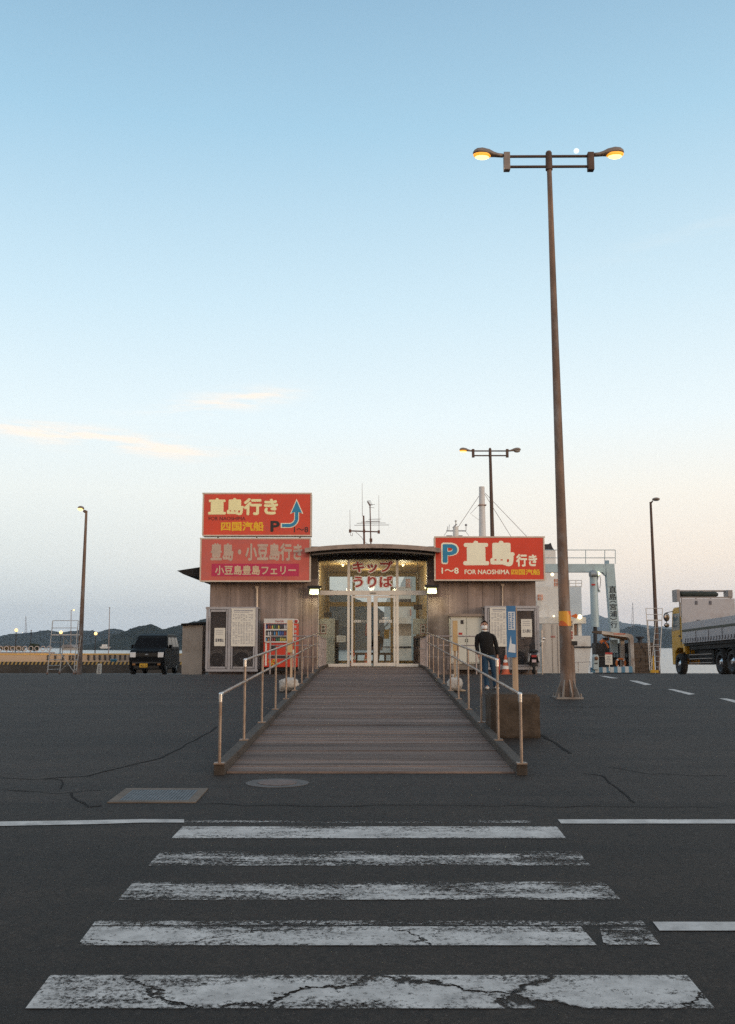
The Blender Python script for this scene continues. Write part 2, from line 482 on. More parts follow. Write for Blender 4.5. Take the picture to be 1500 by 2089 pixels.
crack([(-20, 1588), (88, 1590), (122, 1592), (124, 1612)], 0.013)
crack([(150, 1618), (152, 1636), (176, 1648), (215, 1643)], 0.022)
crack([(1104, 1500), (1130, 1515), (1168, 1541)], 0.035)
crack([(1190, 1578), (1228, 1583), (1262, 1611), (1300, 1642)], 0.018)
crack([(1118, 1440), (1200, 1443), (1330, 1438)], 0.012)
crack([(420, 1640), (640, 1645), (900, 1642), (1130, 1646), (1240, 1645), (1500, 1648)], 0.011)
crack([(1240, 1565), (1330, 1580), (1500, 1583)], 0.011)
crack([(0, 1612), (120, 1618), (220, 1612)], 0.010)

IRON = mat('cast_iron', (0.085, 0.082, 0.085), 0.6, 0.4, 0.3, 8, 0.4, 60)
STEEL = mat('galvanised_steel', (0.34, 0.35, 0.36), 0.45, 0.8, 0.2, 12)
CONC = mat('concrete', (0.21, 0.19, 0.165), 0.85, 0, 0.22, 4, 0.5, 30, dirt=(0.06, 0.045, 0.03), dirt_amt=0.8, dirt_scale=3)
c0 = gp(566, 1598)
mh = thing('manhole_cover', 'round worn iron manhole cover in the asphalt before the ramp', 'manhole cover', (c0.x, c0.y, gz(c0.y)))
sl = 0.0345
def tilt(mb, c): mb.v = [(x, y, z + (y - c.y) * sl) for x, y, z in mb.v]; return mb
r_ = (gp(631, 1598).x - gp(502, 1598).x) / 2
ry = 0.62
def disc(c, rx, ry_, z0, z1, n=40):
    mb = MB(); mb.prism([(c.x + rx * math.cos(2 * math.pi * i / n), c.y + ry_ * math.sin(2 * math.pi * i / n), c.z + z0) for i in range(n)], (0, 0, z1 - z0)); return mb
tilt(disc(c0, r_, r_ * 0.82, 0.001, 0.006), c0).build('rim', mat('manhole_rim', (0.10, 0.093, 0.09), 0.8, 0.1, 0.3, 5), mh)
tilt(disc(c0, r_ * 0.62, r_ * 0.5, 0.007, 0.012), c0).build('lid', mat('manhole_lid', (0.14, 0.105, 0.095), 0.8, 0.1, 0.5, 5, 0.5, 30), mh)
c1 = gp(324, 1624)
gr = thing('drain_grate', 'rectangular steel drain grate in a concrete kerb frame', 'drain grate', (c1.x, c1.y, gz(c1.y)))
A, B, C_, D = gp(252, 1611), gp(423, 1609), gp(402, 1639), gp(224, 1638)
x0, x1 = (A.x + D.x) / 2, (B.x + C_.x) / 2; y0, y1 = (C_.y + D.y) / 2, (A.y + B.y) / 2
f = MB(); w = 0.09
f.box(x0, x1, y0, y0 + w, c1.z - .05, c1.z + .012); f.box(x0, x1, y1 - w, y1, c1.z - .05, c1.z + .012)
f.box(x0, x0 + w, y0 + w, y1 - w, c1.z - .05, c1.z + .012); f.box(x1 - w, x1, y0 + w, y1 - w, c1.z - .05, c1.z + .012)
tilt(f, c1).build('frame', mat('kerb_frame', (0.13, 0.105, 0.085), 0.9, 0, 0.3, 6), gr)
f = MB(); n = 22
for i in range(n):
    xx = x0 + w + (x1 - x0 - 2 * w) * (i + .5) / n; f.box(xx - .013, xx + .013, y0 + w, y1 - w, c1.z + .002, c1.z + .011)
tilt(f, c1).build('grille', mat('grate_steel', (0.11, 0.12, 0.13), 0.65, 0.3, 0.3, 10), gr)
f = MB(); f.box(x0 + w, x1 - w, y0 + w, y1 - w, c1.z + .001, c1.z + .0015); tilt(f, c1).build('pit', mat('grate_pit', (0.02, 0.02, 0.022), 0.9), gr)

# ================================================================ WATER AND HILLS
WZ = -1.4
wm = mat('sea', (0.05, 0.075, 0.09), 0.22, 0, 0.2, 0.05, 0.25, 1.2, stretch=(1, 1, 1))
mb = MB(); mb.add([(-9000, 62, WZ), (9000, 62, WZ), (9000, 9000, WZ), (-9000, 9000, WZ)], [(0, 1, 2, 3)])
mb.build('sea', wm, kind='structure')
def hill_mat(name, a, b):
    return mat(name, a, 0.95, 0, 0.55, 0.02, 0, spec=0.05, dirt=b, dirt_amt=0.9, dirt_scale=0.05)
def ridge(name, pts, D, depth, m, bump, seed):
    """wooded ridge: crest through the photo points at distance D, sloping to the water before and behind"""
    P = [at(x, y, D) for x, y in pts]; xs = []; n = max(120, int((P[-1].x - P[0].x) / (D * 0.0019)))
    mb = MB(); rows = [(-1.0, 0), (-.8, .22), (-.6, .46), (-.42, .66), (-.25, .83), (-.1, .95), (0, 1), (.2, .9), (.5, .5), (1, 0)]
    rows = [(a0 + (a1 - a0) * k / 4, f0 + (f1 - f0) * k / 4) for (a0, f0), (a1, f1) in zip(rows[:-1], rows[1:]) for k in range(4)] + [rows[-1]]
    for i in range(n + 1):
        x = P[0].x + (P[-1].x - P[0].x) * i / n
        for a, b in zip(P[:-1], P[1:]):
            if a.x <= x <= b.x + 1e-6:
                t = (x - a.x) / (b.x - a.x); t2 = t * t * (3 - 2 * t); h = a.z + (b.z - a.z) * (0.5 * t + 0.5 * t2); break
        for dy, fr in rows:
            q = (x / bump, dy * depth / bump, seed)
            nn = noise.noise(q) * 0.5 + noise.noise((q[0] * 2.7, q[1] * 2.7, seed + 5)) * 0.35 + abs(noise.noise((q[0] * 6, q[1] * 6, seed + 9))) * 0.5
            tr = noise.noise((x / bump * 2.2, dy * depth / bump * 2.2, seed + 20)) + .6 * noise.noise((x / bump * 5, dy * depth / bump * 5, seed + 30))
            z = WZ - 1 + (h - WZ + 1) * fr + (nn * .22 + tr * .20) * bump * min(1, fr * 2)
            mb.v.append((x + noise.noise((x * .01, dy * 7, seed)) * bump * .3, D + dy * depth, z))
    k = len(rows)
    for i in range(n):
        for j in range(k - 1):
            mb.f.append((i * k + j, (i + 1) * k + j, (i + 1) * k + j + 1, i * k + j + 1)); mb.sm.append(False); mb.mi.append(0)
    return mb.build(name, m, kind='structure')
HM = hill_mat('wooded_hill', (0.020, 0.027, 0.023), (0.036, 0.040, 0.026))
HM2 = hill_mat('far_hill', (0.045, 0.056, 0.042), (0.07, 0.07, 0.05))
ridge('hill', [(-300, 1316), (-120, 1312), (-40, 1309), (5, 1303), (30, 1293), (60, 1292), (100, 1286), (122, 1290), (128, 1294), (150, 1287), (190, 1287), (203, 1294), (226, 1283), (246, 1284), (262, 1292), (300, 1299), (360, 1311)], 1900, 260, HM, 9, 1)
ridge('hill', [(215, 1319), (245, 1303), (262, 1290), (275, 1282), (290, 1277), (297, 1278), (308, 1274), (330, 1284), (345, 1282), (360, 1278), (375, 1275), (400, 1268), (425, 1262), (450, 1252), (520, 1215), (580, 1198), (640, 1197), (700, 1208), (735, 1226), (770, 1241), (800, 1259), (850, 1290), (910, 1316)], 1000, 170, HM, 7, 2)
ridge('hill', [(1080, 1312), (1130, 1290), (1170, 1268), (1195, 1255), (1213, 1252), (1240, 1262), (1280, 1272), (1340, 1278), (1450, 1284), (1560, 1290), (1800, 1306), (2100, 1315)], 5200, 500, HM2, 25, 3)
ridge('hill', [(1215, 1318), (1240, 1304), (1262, 1288), (1282, 1279), (1300, 1276), (1322, 1284), (1345, 1281), (1368, 1286), (1420, 1289), (1500, 1288), (1600, 1298), (1800, 1316)], 1900, 240, HM, 10, 4)

# ================================================================ RAMP
def rx(Y): return 0.036 + 0.0072 * (Y - 12)          # the ramp's axis drifts slightly to the right
RY0, RY1, DOORY = 12.05, 32.8, 38.35
RZ0, RZ1 = gz(RY0) + 0.02, 1.125
def rz(Y): return RZ0 + (RZ1 - RZ0) * (Y - RY0) / (RY1 - RY0) if Y < RY1 else RZ1
def plank_mat():
    m = mat('ramp_planks', (0.195, 0.148, 0.128), 0.8, 0, 0.3, 2.2, 0.6, 30, stretch=(0.5, 9, 1), dirt=(0.05, 0.04, 0.037), dirt_amt=0.7, dirt_scale=0.7, spec=0.25)
    nt = m.node_tree; N, L = nt.nodes.new, nt.links.new; p = nt.nodes['Principled BSDF']
    src = p.inputs['Base Color'].links[0].from_socket
    ge = N('ShaderNodeNewGeometry'); r = N('ShaderNodeMapRange'); r.inputs['To Min'].default_value = 0.66; r.inputs['To Max'].default_value = 1.25
    L(ge.outputs['Random Per Island'], r.inputs['Value'])
    mx = N('ShaderNodeMix'); mx.data_type = 'RGBA'; mx.blend_type = 'MULTIPLY'; mx.inputs[0].default_value = 1
    L(src, mx.inputs[6]); L(r.outputs[0], mx.inputs[7]); L(mx.outputs[2], p.inputs['Base Color']); return m
PLANK = plank_mat()
ramp = thing('wooden_ramp', 'wide weathered plank ramp rising from the crosswalk to the terminal doors', 'ramp', (rx(RY0), RY0, gz(RY0)))
mb = MB(); Y = RY0; HW = 1.70
while Y < DOORY - 0.02:
    w_ = random.choice((0.10, 0.12, 0.14, 0.15, 0.17)); e = min(Y + w_, DOORY - 0.02); dz = random.uniform(-0.006, 0.006)
    hw = HW
    a, b = rx(Y), rx(e - .006)
    z0, z1 = rz(Y) + dz, rz(e - .006) + dz + random.uniform(-.003, .003)
    mb.add([(a - hw, Y, z0), (a + hw, Y, z0 + random.uniform(-.004, .004)), (b + hw, e - .006, z1), (b - hw, e - .006, z1), (a - hw, Y, z0 - .05), (a + hw, Y, z0 - .05), (b + hw, e - .006, z1 - .05), (b - hw, e - .006, z1 - .05)],
           [(0, 1, 2, 3), (4, 7, 6, 5), (0, 4, 5, 1), (1, 5, 6, 2), (2, 6, 7, 3), (3, 7, 4, 0)])
    Y = e
mb.build('deck', PLANK, ramp)
mb = MB()
for s in (-1, 1): mb.add([(rx(RY0) + s * 1.5, RY0 + .05, rz(RY0) - .06), (rx(DOORY) + s * 1.5, DOORY - .1, RZ1 - .06), (rx(DOORY) + s * 1.5, DOORY - .1, gz(38)), (rx(RY1) + s * 1.5, RY1, gz(RY1) - .02), (rx(RY0) + s * 1.5, RY0 + .05, gz(RY0) - .02)], [(0, 1, 2, 3, 4)])
mb.build('substructure', mat('dark_steel', (0.03, 0.03, 0.03), 0.8), ramp)
CURB = mat('curb_timber', (0.058, 0.045, 0.035), 0.85, 0, 0.35, 3, 0.5, 25, stretch=(3, 0.6, 3), dirt=(0.03, 0.024, 0.02), dirt_amt=0.8, dirt_scale=2)
for s in (-1, 1):
    mb = MB(); pts = [RY0 - .12 + i * (RY1 - RY0 + .12) / 24 for i in range(25)] + [34, 36, 38.2]
    vs = []; fs = []
    for i, Y in enumerate(pts):
        i0, i1 = rx(Y) + s * (HW + .005), rx(Y) + s * (HW + .135); zt = rz(max(Y, RY0)) + 0.105 + noise.noise((Y * .7, s, 0)) * .006; zb = min(gz(Y), rz(max(Y, RY0))) - .05
        vs += [(i0, Y, zb), (i1, Y, zb), (i1, Y, zt), (i0, Y, zt)]
        if i: b = (i - 1) * 4; fs += [(b + j, b + (j + 1) % 4, b + 4 + (j + 1) % 4, b + 4 + j) for j in range(4)]
    fs += [(3, 2, 1, 0), tuple(len(vs) - 4 + j for j in range(4))]
    mb.add(vs, fs).build('curb', CURB, ramp, bevel=0.012)

# handrails
RAIL = mat('stainless_rail', (0.31, 0.245, 0.20), 0.42, 0.6, 0.3, 7, dirt=(0.17, 0.09, 0.05), dirt_amt=0.8, dirt_scale=4)
RAILC = mat('rail_elbow', (0.66, 0.65, 0.64), 0.26, 0.9, 0.1, 7)
for s, lab in ((-1, 'steel two-bar handrail along the side of the ramp nearer the vending machine'), (1, 'steel two-bar handrail along the side of the ramp nearer the standing man')):
    Y0 = 11.95
    def cx(Y, s=s): return rx(Y) + s * (HW + .07)
    def cz(Y): return rz(max(Y, RY0)) + .104
    t = thing('handrail', lab, 'handrail', (cx(Y0), Y0, cz(Y0)), 'handrails along the ramp')
    n = 10; Ys = [Y0 + 2.2 * k for k in range(n)]
    for k, Y in enumerate(Ys):
        h = 0.80 if k == 0 else 1.10
        mb = MB().tube((cx(Y), Y, cz(Y)), (cx(Y), Y, cz(Y) + h - .01), .0195, n=10)
        mb.box(cx(Y) - .06, cx(Y) + .06, Y - .06, Y + .06, cz(Y) - .002, cz(Y) + .014)
        mb.build('post', RAIL, t)
    lo = MB(); up = MB()
    P = [(cx(Ys[0]), Ys[0], cz(Ys[0]) + .80), (cx(32.6), 32.6, cz(32.6) + .80)]
    lo.path([P[0], P[1], (cx(32.6) , 33.0, cz(33) + .80)], .0200)
    lo.build('lower_rail', RAIL, t)
    up.path([(cx(Ys[1]), Ys[1], cz(Ys[1]) + 1.10), (cx(32.6), 32.6, cz(32.6) + 1.10), (cx(32.6), 33.0, cz(33) + 1.10)], .0200)
    up.build('upper_rail', RAIL, t)
    for Y, h in ((Ys[0], .80), (Ys[1], 1.10)):
        MB().ball((cx(Y), Y, cz(Y) + h), .025, 12, 8).tube((cx(Y), Y, cz(Y) + h), (cx(Y), Y, cz(Y) + h - .09), .0245).tube((cx(Y), Y, cz(Y) + h), (cx(Y + .09), Y + .09, cz(Y + .09) + h), .0245).build('elbow', RAILC, t)
# landing balustrades: a length beside the ramp head and a wing to the outside
BAL = mat('painted_rail', (0.36, 0.31, 0.30), 0.5, 0.5, 0.2, 8)
for s, lab in ((-1, 'low barred balustrade on the landing by the vending machine'), (1, 'low barred balustrade on the landing by the white switchgear cabinet')):
    X = rx(33) + s * (HW + .07); XE = X + s * 1.62; z0 = gz(33); zr = RZ1
    t = thing('balustrade', lab, 'balustrade', (X, 33.1, z0), 'balustrades on the landing')
    mb = MB().tube((X, 33.1, zr + 1.10), (XE, 33.1, zr + 1.10), .022); mb.build('upper_rail', BAL, t)
    mb = MB().tube((X, 33.1, zr + .80), (XE, 33.1, zr + .80), .020); mb.build('lower_rail', BAL, t)
    for i in range(2):
        xx = X + (XE - X) * i; MB().tube((xx, 33.1, z0), (xx, 33.1, zr + 1.12), .026).build('post', BAL, t)
    for i in range(1, 6):
        xx = X + s * .16 * i + s*.05; MB().tube((xx, 33.1, zr + .02), (xx, 33.1, zr + .42), .010).build('bar', BAL, t)
    MB().tube((X, 33.1, zr + .42), (X + s * 1.0, 33.1, zr + .42), .012).build('bottom_rail', BAL, t)
    XB = rx(36) + s * (HW + .05)
    MB().path([(X, 33.3, zr + 1.08), (XB, 37.4, zr + 1.02)], .02).path([(XB, 34.3, zr + .68), (XB, 37.6, zr + .68)], .016).build('side_rail', BAL, t)
    for i in range(6):
        yy = 33.6 + i * .72; xx = X + (XB - X) * (yy - 33.3) / 4.1
        MB().tube((xx, yy, zr), (xx, yy, zr + 1.06), .018).build('side_post', BAL, t)

# ================================================================ TERMINAL BUILDING
FY = 38.0
bld = thing('ferry_terminal', 'single storey brown panelled ferry terminal with a glazed central entrance and arched canopy', 'building', (0.2, FY, gz(FY)))
def wall_mat():
    m = mat('wall_panel', (0.285, 0.228, 0.208), 0.75, 0, 0.22, 0.9, 0.25, 35, stretch=(1, 1, 1), dirt=(0.12, 0.080, 0.055), dirt_amt=0.7, dirt_scale=1.0, spec=0.3)
    nt = m.node_tree; N, L = nt.nodes.new, nt.links.new; p = nt.nodes['Principled BSDF']
    src = p.inputs['Base Color'].links[0].from_socket
    tc = N('ShaderNodeTexCoord'); mp = N('ShaderNodeMapping'); mp.inputs['Scale'].default_value = (3.2, 1, 0.10); L(tc.outputs['Object'], mp.inputs[0])
    nz = N('ShaderNodeTexNoise'); nz.inputs['Scale'].default_value = 2.2; nz.inputs['Detail'].default_value = 5; L(mp.outputs[0], nz.inputs['Vector'])
    r = N('ShaderNodeMapRange'); r.inputs['From Min'].default_value = .3; r.inputs['From Max'].default_value = .7; r.inputs['To Min'].default_value = .74; r.inputs['To Max'].default_value = 1.22
    L(nz.outputs['Fac'], r.inputs['Value'])
    mx = N('ShaderNodeMix'); mx.data_type = 'RGBA'; mx.blend_type = 'MULTIPLY'; mx.inputs[0].default_value = 1
    L(src, mx.inputs[6]); L(r.outputs[0], mx.inputs[7])
    rr = N('ShaderNodeValToRGB'); rr.color_ramp.elements[0].position = .63; rr.color_ramp.elements[1].position = .80; rr.color_ramp.elements[0].color = (0, 0, 0, 1); rr.color_ramp.elements[1].color = (.7, .7, .7, 1)
    mp2 = N('ShaderNodeMapping'); mp2.inputs['Scale'].default_value = (5.5, 1, .16); mp2.inputs['Location'].default_value = (4, 0, 2); L(tc.outputs['Object'], mp2.inputs[0])
    n2 = N('ShaderNodeTexNoise'); n2.inputs['Scale'].default_value = 1.5; n2.inputs['Detail'].default_value = 6; L(mp2.outputs[0], n2.inputs['Vector']); L(n2.outputs['Fac'], rr.inputs[0])
    m2 = N('ShaderNodeMix'); m2.data_type = 'RGBA'; L(rr.outputs[0], m2.inputs[0]); L(mx.outputs[2], m2.inputs[6]); m2.inputs[7].default_value = (.11, .062, .035, 1)
    L(m2.outputs[2], p.inputs['Base Color']); return m
WALL = wall_mat()
XL, XR = at(427, 1280, FY).x, at(1095, 1280, FY).x
XDL, XDR = at(648, 1280, FY).x, at(874, 1280, FY).x
ZT = at(640, 1165, FY).z; ZE = at(640, 1128, FY).z; ZB = gz(FY) - .25; YB = 46.2
mb = MB()
# wings, as outer walls with vertical joints
def clad(x0, x1, z0, z1, y, joints):
    xs = [x0] + [x for x in joints if x0 < x < x1] + [x1]
    for a, b in zip(xs[:-1], xs[1:]): mb.box(a + .006, b - .006, y, y + .06, z0, z1)
    mb.box(x0, x1, y + .03, y + .2, z0, z1)
J = [at(p, 1250, FY).x for p in (470, 527, 575, 618, 636, 915, 955, 985, 1010, 1026, 1062)]
clad(XL, XDL, ZB, ZT, FY, J)
mb.box(XL, XL + .2, FY + .2, YB, ZB, ZT); mb.box(XL, -1.98 - .1, YB, YB + .2, ZB, ZT)
mb.build('wall', WALL, bld)
mb = MB(); clad(XDR, XR, ZB, ZT, FY, J)
mb.box(XR - .2, XR, FY + .2, YB, ZB, ZT); mb.box(2.42 + .1, XR, YB, YB + .2, ZB, ZT)
mb.build('wall', WALL, bld)
# raised entrance block flanks above the wing roofs
DARKW = mat('entrance_wall_shaded', (0.10, 0.082, 0.072), 0.8, 0, 0.25, 2)  # same brown wall, canopy shade put into the colour
XCL, XCR = at(634, 1150, FY).x, at(888, 1150, FY).x
MB().box(XCL, XDL, FY - .012, FY + .25, ZT - .3, ZE + .25).box(XCL, XDL - .10, FY + .25, YB, ZT, ZE + .2).build('entrance_flank', DARKW, bld)
MB().box(XDR, XCR, FY - .012, FY + .25, ZT - .3, ZE + .25).box(XDR + .10, XCR, FY + .25, YB, ZT, ZE + .2).build('entrance_flank', DARKW, bld)
ROOF = mat('roof_sheet', (0.13, 0.105, 0.095), 0.7, 0.1, 0.2, 3)
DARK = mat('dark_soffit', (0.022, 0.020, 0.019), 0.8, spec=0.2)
# wing roofs with a drooping eave at the far left
EL = at(366, 1172, FY).x
mb = MB()
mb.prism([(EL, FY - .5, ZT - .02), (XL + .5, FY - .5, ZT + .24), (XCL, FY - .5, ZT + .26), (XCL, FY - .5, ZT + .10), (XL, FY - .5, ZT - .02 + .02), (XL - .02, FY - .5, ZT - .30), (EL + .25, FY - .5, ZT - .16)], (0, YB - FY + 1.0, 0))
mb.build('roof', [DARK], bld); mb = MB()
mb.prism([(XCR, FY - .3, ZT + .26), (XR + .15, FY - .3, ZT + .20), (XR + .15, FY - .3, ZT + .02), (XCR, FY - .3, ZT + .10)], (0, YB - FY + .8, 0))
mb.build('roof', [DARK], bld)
# arched canopy over the entrance
CY0 = 36.9
def arch(x, xa, xb, z_edge, rise): t = (x - (xa + xb) / 2) / ((xb - xa) / 2); return z_edge + rise * (1 - t * t)
xa, xb = at(622, 1118, CY0).x, at(899, 1118, CY0).x; ze = at(622, 1118, CY0).z; rs = at(760, 1109.5, CY0).z - ze
n = 24; xs = [xa + (xb - xa) * i / n for i in range(n + 1)]
def arch_strip(x0, x1, zoff0, zoff1, y0, y1):
    X = [x0 + (x1 - x0) * i / n for i in range(n + 1)]
    m_ = MB(); vs = []; fs = []
    for i, x in enumerate(X):
        z = arch(x, xa, xb, ze, rs)
        vs += [(x, y0, z + zoff0), (x, y1, z + zoff0), (x, y1, z + zoff1), (x, y0, z + zoff1)]
        if i: b = (i - 1) * 4; fs += [(b + j, b + (j + 1) % 4, b + 4 + (j + 1) % 4, b + 4 + j) for j in range(4)]
    fs += [(3, 2, 1, 0), tuple(len(vs) - 4 + j for j in range(4))]
    return m_.add(vs, fs)
FASC = mat('canopy_fascia', (0.36, 0.29, 0.25), 0.6, 0.2, 0.2, 4, dirt=(.08, .05, .04), dirt_amt=.6, dirt_scale=3)
arch_strip(xa, xb, -.155, 0, CY0, YB + .4).build('canopy', FASC, bld)
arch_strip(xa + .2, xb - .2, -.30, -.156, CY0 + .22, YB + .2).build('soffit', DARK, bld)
GUT = mat('canopy_gutter', (0.10, 0.085, 0.075), 0.6)
arch_strip(xa + .25, xb - .25, -.285, -.235, CY0 + .16, CY0 + .215).build('gutter', GUT, bld)
zl0, zl1 = at(650, 1144, FY).z, at(760, 1140, FY).z
mb = MB(); vs = []; fs = []
for i in range(n + 1):
    x = XDL + (XDR - XDL) * i / n; t_ = 2 * i / n - 1; zb_l = zl0 + (zl1 - zl0) * (1 - t_ * t_); zt_l = arch(x, xa, xb, ze, rs) - .301
    vs += [(x, FY + .02, zb_l), (x, FY + .28, zb_l), (x, FY + .28, zt_l), (x, FY + .02, zt_l)]
    if i: b = (i - 1) * 4; fs += [(b + j, b + (j + 1) % 4, b + 4 + (j + 1) % 4, b + 4 + j) for j in range(4)]
fs += [(3, 2, 1, 0), tuple(len(vs) - 4 + j for j in range(4))]
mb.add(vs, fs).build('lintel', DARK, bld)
# glazed entrance
FRAME = mat('white_frame', (0.72, 0.68, 0.62), 0.45, 0.1, 0.08, 6)
GLASS = glass_mat('clear_glass', (0.90, 0.92, 0.91), 0.55)
GY = DOORY
def gx(px): return at(px, 1280, GY).x
def gzp(py): return at(760, py, GY).z
z_s, z_t0, z_t1, z_top = RZ1, gzp(1214), gzp(1205), gzp(1139)
fr = MB()
for px, w in ((648, 4), (874, 4)): fr.box(gx(px) - .045, gx(px) + .045, GY - .06, GY + .06, z_s, z_top)
for px in (711.5, 811): fr.box(gx(px) - .05, gx(px) + .05, GY - .05, GY + .05, z_s, z_top)
fr.box(gx(650), gx(872), GY - .075, GY + .075, z_t0, z_t1)
fr.box(gx(650), gx(709), GY - .04, GY + .04, z_s, z_s + .11); fr.box(gx(814), gx(872), GY - .04, GY + .04, z_s, z_s + .11)
fr.build('door_frame', FRAME, bld)
MB().pbox(756, 1208.5, 767, 1211.5, GY - .10, .02).build('sensor', mat('sensor_grey', (.25, .24, .22), .5), bld)
for (a, b) in ((717, 757.5), (762.5, 807)):
    d = MB(); xa_, xb_ = gx(a), gx(b); zt = z_t0 - .03; w = .075
    st = (.16 if a > 750 else .06); st2 = (.16 if a < 750 else .06)
    d.box(xa_, xa_ + (.155 if a > 750 else .07), GY - .12, GY - .08, z_s + .03, zt); d.box(xb_ - (.155 if a < 750 else .07), xb_, GY - .12, GY - .08, z_s + .03, zt)
    d.box(xa_ + .05, xb_ - .05, GY - .118, GY - .082, z_s + .03, z_s + .15); d.box(xa_ + .05, xb_ - .05, GY - .118, GY - .082, zt - .08, zt)
    dd = d.build('sliding_door', FRAME, bld)
    MB().box(xa_ + .05, xb_ - .05, GY - .104, GY - .098, z_s + .13, zt - .06).build('glass', GLASS, dd)
for (a, b, z0, z1) in ((650, 709, z_s + .11, z_t0), (814, 872, z_s + .11, z_t0), (650, 709, z_t1, z_top), (714, 809, z_t1, z_top), (814, 872, z_t1, z_top)):
    MB().box(gx(a), gx(b), GY - .004, GY + .004, z0, z1).build('window', GLASS, bld)
# red over white lettering on the glass
TRED = mat('letter_red', (0.42, 0.035, 0.03), 0.5); TWHITE = mat('letter_white', (0.82, 0.80, 0.74), 0.5)
for s_, bx in (('キップ', (720, 1145, 801, 1168)), ('うりば', (721, 1175, 801, 1198))):
    text(bld, s_, bx, GY - .012, TWHITE, .115, 'lettering_outline', .004, ref=.028); text(bld, s_, bx, GY - .018, TRED, .028, 'lettering', .004, ref=.028)
for s_, bx in (('小豆島豊島フェリー', (718, 1264.5, 752, 1270)), ('ひまわり', (722, 1259, 748, 1262.5)), ('四国汽船', (774, 1264, 800, 1270.5)), ('直島行', (780, 1259, 794, 1262.5))):
    if s_ == 'ひまわり': continue
    text(bld, s_, bx, GY - .125, TWHITE, .02, 'door_lettering', .003)
# hall inside
HALLW = mat('hall_timber', (0.36, 0.26, 0.115), 0.6, 0, 0.2, 2, stretch=(1, 1, 6))
HALLC = mat('hall_ceiling', (0.42, 0.30, 0.14), 0.6, 0, 0.25, 2.5, stretch=(.3, 8, 1))
FLOOR = mat('hall_floor', (0.26, 0.23, 0.20), 0.35, 0, 0.1, 2)
hx0, hx1 = XDL - .04, XDR + .06
ZC = z_top - .02
mb = MB(); mb.box(hx0, hx1, GY + .08, YB + .3, RZ1 - .2, RZ1 - .004); mb.build('hall_floor', FLOOR, bld)
mb = MB(); k = 26
for i in range(k):
    yy = GY + .1 + (YB - GY) * i / k; mb.box(hx0, hx1, yy, yy + (YB - GY) / k - .035, ZC, ZC + .05)
mb.box(hx0, hx1, GY + .1, YB + .3, ZC + .051, ZC + .12); mb.build('hall_ceiling', HALLC, bld)
for a_ in (hx0 - .1, hx1): MB().box(a_, a_ + .1, GY + .08, YB, RZ1 - .2, ZC + .1).build('hall_wall', HALLW, bld)
mb = MB()
def rxp(px): return at(px, 1260, YB).x
def rzp(py): return at(760, py, YB).z
rt, rb = rzp(1176), RZ1
mb.box(hx0, rxp(672), YB, YB + .2, rb, ZC); mb.box(rxp(849), hx1, YB, YB + .2, rb, ZC); mb.box(rxp(672), rxp(849), YB, YB + .2, rt, ZC)
mb.box(rxp(672), rxp(849), YB + .02, YB + .18, rzp(1237), rzp(1228)); mb.box(rxp(719), rxp(724.5), YB + .01, YB + .19, rb, rt); mb.box(rxp(797), rxp(802), YB + .01, YB + .19, rb, rt)
mb.box(rxp(672), rxp(849), YB + .03, YB + .17, rb, rb + .12)
mb.build('rear_frame', HALLW, bld)
MB().box(rxp(672), rxp(849), YB + .09, YB + .10, rb + .12, rt).build('rear_window', GLASS, bld)

# ================================================================ SIGNS
SFR = mat('sign_frame', (0.62, 0.52, 0.43), 0.5, 0.2, 0.15, 5)
SIDE = mat('sign_box', (0.34, 0.28, 0.24), 0.6, 0.1, 0.2, 3)
RED1 = mat('sign_red', (0.70, 0.068, 0.03), 0.45, 0, 0.10, 1.2, dirt=(0.45, .09, .07), dirt_amt=.6, dirt_scale=.9)
RED2 = mat('sign_red_faded', (0.60, 0.125, 0.095), 0.6, 0, 0.14, 1.2, dirt=(0.46, .15, .14), dirt_amt=.8, dirt_scale=1.1)
RED3 = mat('sign_red_deep', (0.70, 0.052, 0.018), 0.45, 0, 0.08, 1.2, dirt=(0.46, .06, .05), dirt_amt=.6, dirt_scale=.9)
CREAM = mat('letter_cream', (0.96, 0.90, 0.50), 0.5, 0, 0.05)
CREAM2 = mat('letter_pale', (0.97, 0.94, 0.74), 0.5, 0, 0.05)
FADE = mat('letter_faded', (0.54, 0.41, 0.33), 0.6, 0, 0.12)
YEL = mat('letter_yellow', (0.88, 0.50, 0.02), 0.5, 0, 0.05)
BLK = mat('letter_black', (0.025, 0.02, 0.02), 0.5)
DKR = mat('letter_dark_red', (0.16, 0.02, 0.015), 0.5)
BLU = mat('letter_blue', (0.02, 0.25, 0.45), 0.45, 0, 0.05)
MAG = mat('sign_magenta', (0.52, 0.025, 0.09), 0.5, 0, 0.1)
SY = 37.35
def signbox(name, label, x0, y0, x1, y1, m, b=3.0, Y=SY, depth=.55):
    t = thing(name, label, 'sign', at((x0 + x1) / 2, y1, Y))
    mb = MB().pbox(x0 + 1, y0 + 1, x1 - 1, y1 - 1, Y + .04, depth); mb.build('housing', SIDE, t)
    MB().pbox(x0 + b, y0 + b, x1 - b, y1 - b, Y + .012, .025).build('panel', m, t)
    mb = MB(); mb.pbox(x0, y0, x1, y0 + b, Y, .038); mb.pbox(x0, y1 - b, x1, y1, Y, .038); mb.pbox(x0, y0 + b, x0 + b, y1 - b, Y, .038); mb.pbox(x1 - b, y0 + b, x1, y1 - b, Y, .038)
    mb.build('frame', SFR, t); return t
TY = SY + .011
s1 = signbox('roof_sign', 'red ferry sign with cream lettering and a blue bent arrow, upper of the stacked pair', 413, 1005, 636.5, 1094, RED1)
text(s1, '直島行き', (425, 1016, 567.5, 1051), TY, CREAM, .044)
text(s1, 'FOR NAOSHIMA', (426, 1054, 501, 1061.5), TY, DKR, .012)
text(s1, '四国汽船', (451, 1064, 538.5, 1083.5), TY, YEL, .036)
